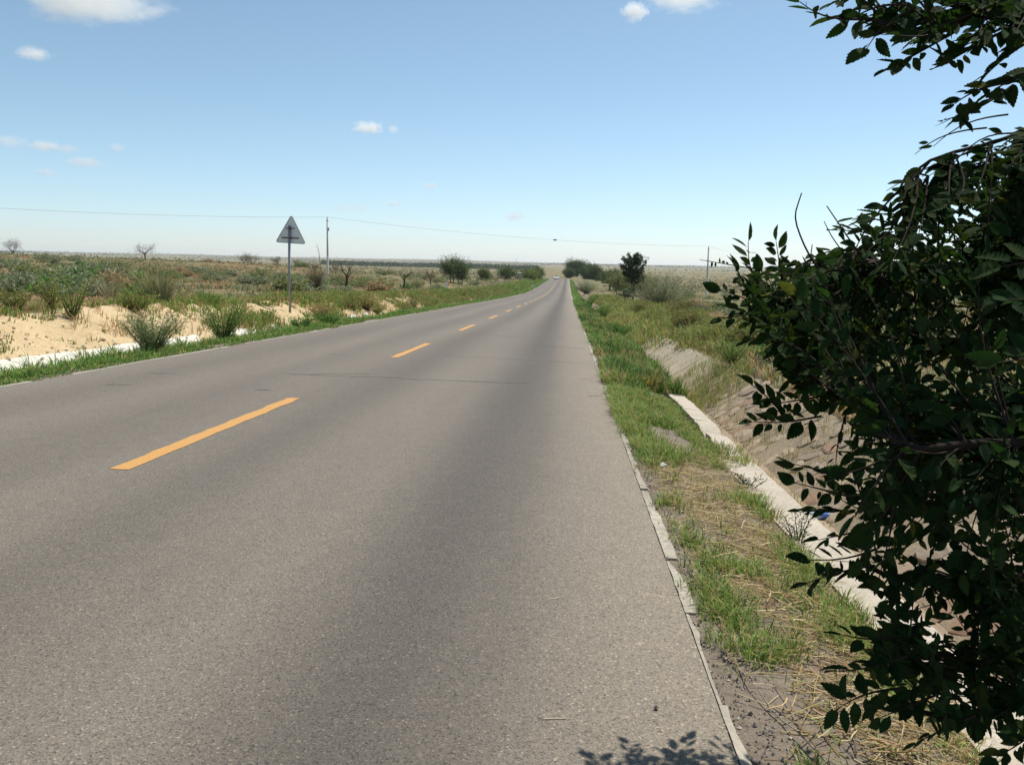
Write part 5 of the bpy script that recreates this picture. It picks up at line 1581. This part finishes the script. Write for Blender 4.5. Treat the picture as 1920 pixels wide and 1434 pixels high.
# the shoots that make the outline of the crown
for (x, y, D, fx, fy, sz) in [(1500, 4, 1.80, 1640, 35, 0.055), (1625, 92, 1.80, 1720, 20, 0.060), (1590, 40, 1.85, 1700, 10, 0.05), (1672, 128, 1.82, 1790, 60, 0.055), (1765, 125, 1.85, 1880, 60, 0.045), (1850, 140, 1.9, 1950, 70, 0.055),
                              (1720, 60, 1.85, 1860, 10, 0.06), (1800, 90, 1.9, 1940, 30, 0.06), (1560, 5, 1.8, 1700, -40, 0.055), (1772, 225, 1.9, 1900, 160, 0.052), (1790, 195, 1.9, 1920, 150, 0.05), (1850, 180, 1.95, 1960, 130, 0.055),
                              (1403, 452, 2.75, 1440, 560, 0.062), (1455, 452, 2.75, 1470, 560, 0.062), (1378, 500, 2.8, 1440, 580, 0.06), (1352, 545, 2.8, 1450, 590, 0.058), (1352, 598, 2.75, 1460, 600, 0.058), (1362, 575, 2.8, 1470, 600, 0.055), (1400, 640, 2.75, 1490, 620, 0.06),
                              (1405, 718, 2.45, 1470, 780, 0.052), (1412, 790, 2.4, 1540, 780, 0.06), (1440, 760, 2.5, 1560, 740, 0.05), (1480, 868, 2.3, 1580, 900, 0.05), (1490, 905, 2.2, 1590, 930, 0.05), (1500, 960, 2.2, 1600, 960, 0.05), (1535, 1012, 2.1, 1640, 990, 0.055),
                              (1518, 1050, 2.0, 1640, 1030, 0.06), (1515, 1092, 2.0, 1640, 1060, 0.06), (1580, 1190, 1.75, 1690, 1190, 0.062), (1572, 1258, 1.7, 1700, 1230, 0.06), (1568, 1330, 1.7, 1690, 1290, 0.06), (1650, 1345, 1.8, 1760, 1300, 0.055), (1720, 1392, 1.8, 1830, 1340, 0.055),
                              (1800, 1360, 1.9, 1900, 1320, 0.05), (1868, 1420, 1.9, 1930, 1380, 0.05), (1570, 432, 2.3, 1660, 450, 0.06), (1600, 410, 2.3, 1700, 430, 0.06), (1645, 400, 2.25, 1740, 400, 0.062), (1690, 362, 2.2, 1800, 370, 0.06), (1590, 470, 2.3, 1680, 480, 0.06), (1640, 470, 2.3, 1720, 440, 0.06),
                              (1530, 520, 2.4, 1580, 600, 0.05), (1500, 560, 2.6, 1560, 620, 0.055), (1890, 560, 1.5, 1980, 540, 0.06), (1870, 680, 1.5, 1980, 660, 0.06), (1880, 500, 1.5, 1990, 490, 0.06)]:
    shoot(at(fx, fy, D + rng.uniform(0.0, 0.15)), at(x, y, D), 0.0, sz * 1.12, 0.0145, 0.02)
# and the mass behind them
poly = np.array([(1570, 480), (1660, 430), (1760, 370), (1840, 300), (1925, 250), (1990, 400), (1990, 1400), (1820, 1360), (1670, 1310), (1630, 1230), (1660, 1130), (1590, 1040), (1570, 900), (1530, 800), (1450, 640), (1420, 560)])


def inside(x, y):
    c = False; j = len(poly) - 1
    for i_ in range(len(poly)):
        if (poly[i_, 1] > y) != (poly[j, 1] > y) and x < (poly[j, 0] - poly[i_, 0]) * (y - poly[i_, 1]) / (poly[j, 1] - poly[i_, 1]) + poly[i_, 0]: c = not c
        j = i_
    return c


cnt = 0
while cnt < 680:
    x, y = random.uniform(1410, 1990), random.uniform(260, 1400)
    if not inside(x, y): continue
    gap = vnoise(x * 0.011, y * 0.011, 131)
    if y > 680 and gap < 0.43 and random.random() < 0.85: continue
    D = random.uniform(1.9, 3.0) if y < 800 else random.uniform(1.65, 2.6)
    reach(at(x, y, D), random.uniform(0.05, 0.072), sag=random.uniform(-0.02, 0.03))
    cnt += 1
lobe = [(1395, 500), (1480, 490), (1590, 480), (1610, 700), (1520, 730), (1450, 660), (1380, 600)]
poly_keep = poly
poly = np.array(lobe)
cnt = 0
while cnt < 130:
    x, y = random.uniform(1380, 1610), random.uniform(480, 730)
    if not inside(x, y): continue
    reach(at(x, y, random.uniform(2.45, 3.05)), random.uniform(0.055, 0.072), sag=random.uniform(-0.02, 0.03))
    cnt += 1
poly = poly_keep
for k in range(52):
    x, y = random.uniform(1590, 1960), random.uniform(-60, 80)
    reach(at(x, y, random.uniform(1.75, 2.2)), 0.055)
# drooping half-bare twigs on the right
for (x, y, fx, fy, kp) in [(1715, 290, 1850, 240, 0.12), (1662, 358, 1840, 280, 0.05), (1720, 345, 1880, 260, 0.2), (1750, 275, 1890, 215, 0.1), (1700, 388, 1870, 300, 0.25), (1770, 330, 1905, 250, 0.5), (1800, 350, 1930, 260, 0.6), (1840, 330, 1950, 240, 0.8), (1870, 300, 1960, 220, 0.8)]:
    shoot(at(fx, fy, 2.2), at(x, y, 2.15), -0.02, 0.035, 0.016, 0.1, kp, 0.0016, False)
for k in range(120):
    x, y = random.uniform(1760, 1960), random.uniform(310, 580)
    if y < 560 - (x - 1700) * 1.5 + 60: continue
    shoot(at(x + random.uniform(40, 120), y - random.uniform(40, 120), 2.4), at(x, y, random.uniform(2.1, 2.5)), 0, 0.042, 0.016, 0.05)
# long bare whips
for pts, r_ in [([(1650, 650, 2.4), (1520, 490, 2.35), (1487, 410, 2.3), (1503, 362, 2.3)], 0.0032), ([(1680, 560, 2.3), (1600, 460, 2.3), (1550, 386, 2.3)], 0.0028), ([(1525, 540, 2.5), (1518, 500, 2.5), (1523, 458, 2.5)], 0.0026), ([(1420, 505, 2.8), (1360, 495, 2.8), (1312, 487, 2.8)], 0.0020), ([(1600, 500, 2.35), (1560, 445, 2.3), (1545, 415, 2.3)], 0.002)]:
    P = np.array([at(*q) for q in pts]); s = np.linspace(0, 1, 14); kk = np.linspace(0, 1, len(P))
    Q = np.column_stack([np.interp(s, kk, P[:, j]) for j in range(3)])
    Q[1:-1] = (Q[:-2] + Q[1:-1] * 2 + Q[2:]) / 4; Q[1:-1] = (Q[:-2] + Q[1:-1] * 2 + Q[2:]) / 4
    V, F = tube(Q, np.linspace(r_, r_ * 0.5, 14), 5, cap=False); twig.add(V, F, BROWN)
    if pts[0][0] == 1420:
        for k in range(7):
            p = Q[4 + k]; leaves.append((p, np.array([rng.normal(), rng.normal(), rng.normal()]) / 1.7, np.array([0.0, -0.7, 0.7]), 0.018))
# the rest of the crown, beyond the right and upper edge of the view
for k in range(150):
    p = np.array([random.uniform(1.45, 3.0), random.uniform(1.7, 3.3), random.uniform(0.4, 3.5)])
    u, v, w = px2(p)
    if u < 1985 and v > -90: continue
    shoot(p + np.array([random.uniform(0.1, 0.3), random.uniform(-0.1, 0.2), random.uniform(-0.25, 0.0)]), p, 0, 0.06, 0.022, 0.05)

tree_loc = trunk_base
elm = empty('elm_tree', tuple(tree_loc))
tag(elm, 'dark leafy elm tree in the foreground filling the right side of the view', 'tree')


def shifted(mbx):
    for v in mbx.V: v -= tree_loc
    return mbx


obj('trunk', shifted(limb).mesh('trunk', M['bark'], True), elm)
tag(obj('twigs', shifted(twig).mesh('twigs', M['bark'], True), elm), kind='stuff')
app = []
for (p, d, nn_, sz) in leaves:
    u, v, w = px2(p + d * sz * 0.5)
    app.append(sz / w if (0 <= u <= 1920 and 0 <= v <= 1434) else 0.0)
order = np.argsort(app)[::-1]
big = set(order[:300].tolist())
lm = []
for k, (V, F) in enumerate(LEAFV):
    for c in ELM[:3]:
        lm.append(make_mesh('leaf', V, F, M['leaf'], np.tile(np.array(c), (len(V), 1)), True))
rest = MB()
for i_, (p, d, nn_, sz) in enumerate(leaves):
    d = d / np.linalg.norm(d); nn_ = nn_ - d * (nn_ @ d); nn_ = nn_ / (np.linalg.norm(nn_) + 1e-9)
    sd = np.cross(d, nn_)
    if i_ in big:
        q = p - tree_loc
        o = obj('leaf', lm[i_ % len(lm)], elm)
        o.matrix_local = Matrix(((sd[0] * sz, d[0] * sz, nn_[0] * sz, q[0]), (sd[1] * sz, d[1] * sz, nn_[1] * sz, q[1]), (sd[2] * sz, d[2] * sz, nn_[2] * sz, q[2]), (0, 0, 0, 1)))
    else:
        V, F = LEAFV[i_ % 6]
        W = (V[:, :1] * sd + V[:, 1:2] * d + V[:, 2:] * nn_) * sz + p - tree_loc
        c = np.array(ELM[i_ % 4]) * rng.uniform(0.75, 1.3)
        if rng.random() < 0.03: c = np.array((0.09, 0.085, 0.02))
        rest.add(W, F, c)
o = obj('leaves', rest.mesh('leaves', M['leaf'], True), elm); tag(o, kind='stuff')

# ------------------------------------------------------------------ clouds
def cloud_mat(k, dens, seed):
    t = NT('cloud_vapour_%d' % k)
    co = obj_co(t)
    sz = t.n('ShaderNodeSeparateXYZ', {0: co})
    ln = t.n('ShaderNodeVectorMath', {0: co}, operation='LENGTH').outputs['Value']
    mp = t.n('ShaderNodeMapping', {'Vector': co, 'Location': (seed * 3.7, seed * 1.3, seed * 2.1), 'Scale': (1.6, 1.6, 0.9)}).outputs[0]
    n = t.noise(mp, 1.7, 8, 0.66)
    f = t.math('SUBTRACT', t.math('MULTIPLY', n, 2.1), t.math('ADD', t.math('MULTIPLY', ln, 1.15), 0.22))
    d = t.math('MULTIPLY', t.n('ShaderNodeClamp', {0: t.math('MULTIPLY', f, 1.35)}).outputs[0], dens)
    v = t.n('ShaderNodeVolumePrincipled', {'Density': d})
    v.inputs['Color'].default_value = (0.985, 0.985, 0.985, 1); v.inputs['Anisotropy'].default_value = 0.2
    t.l(v.outputs[0], t.out.inputs['Volume'])
    return t.m


def ico(n=2):
    import bmesh
    b = bmesh.new(); bmesh.ops.create_icosphere(b, subdivisions=n, radius=1.0)
    me = bpy.data.meshes.new('cloud'); b.to_mesh(me); b.free(); return me


for k, (x, y, w, h, dens, lb) in enumerate([(165, -2, 240, 60, 1.6, 'largest white cloud cut by the top edge at upper left'), (62, 101, 60, 20, 0.8, 'small cloud alone below the large one at upper left'),
                                           (18, 266, 66, 18, 0.5, 'faint small cloud at the left edge above the bare tree'), (84, 274, 54, 18, 0.8, 'brightest puff of the faint cluster at left'), (125, 279, 50, 14, 0.4, 'thin wisp right of the brightest puff at left'),
                                           (158, 304, 72, 17, 0.7, 'flat cloud lowest but one in the left cluster'), (220, 277, 34, 13, 0.4, 'faint puff at the right end of the left cluster'), (86, 324, 40, 14, 0.45, 'lowest faint puff of the left cluster'),
                                           (690, 239, 62, 22, 1.3, 'small bright cloud alone above the first utility pole'), (737, 243, 26, 18, 0.4, 'faint wisp just right of the small bright cloud'),
                                           (808, 349, 34, 13, 0.6, 'tiny puff above the lone green tree'), (738, 382, 46, 13, 0.45, 'faint puff low in the sky left of the tiny puff'), (660, 390, 90, 14, 0.35, 'long faint streak low above the first pole'), (966, 406, 50, 18, 0.6, 'faint puff low over the far end of the road'),
                                           (1190, 22, 52, 28, 1.3, 'small bright cloud near the top right of centre'), (1285, -2, 150, 34, 1.0, 'wide white cloud cut by the top edge right of centre')]):
    d = ((x - 960) / FOC) * CA + ((717 - y) / FOC) * CB + CC
    H = 1500.0 if y < 330 else 1100.0
    P = d * (H / d[2])
    R = np.linalg.norm(P); s = R / FOC
    me = ico(); me.materials.append(cloud_mat(k, dens * 4.0 / (s * w), k + 1))
    o = obj('cloud', me, None, (P[0], P[1], P[2] + EYE))
    az = math.atan2(P[0], P[1])
    o.rotation_euler = (0, -0.02, -az)
    o.scale = (s * w * 0.62, s * w * 0.5, s * h * 0.75)
    tag(o, lb, 'cloud', 'clouds')

# ------------------------------------------------------------------ haze over the plain
V, F = box(-9500, 9500, -850, 12500, -40.0, 60.0)
t = NT('thin_haze')
v = t.n('ShaderNodeVolumePrincipled'); v.inputs['Density'].default_value = 0.00009; v.inputs['Color'].default_value = (0.90, 0.94, 1.0, 1); v.inputs['Anisotropy'].default_value = 0.3
t.l(v.outputs[0], t.out.inputs['Volume'])
hz_ = obj('haze', m_(V, F, t.m, 'haze'))
tag(hz_, 'thin pale haze over the plain', 'haze', None, 'stuff')
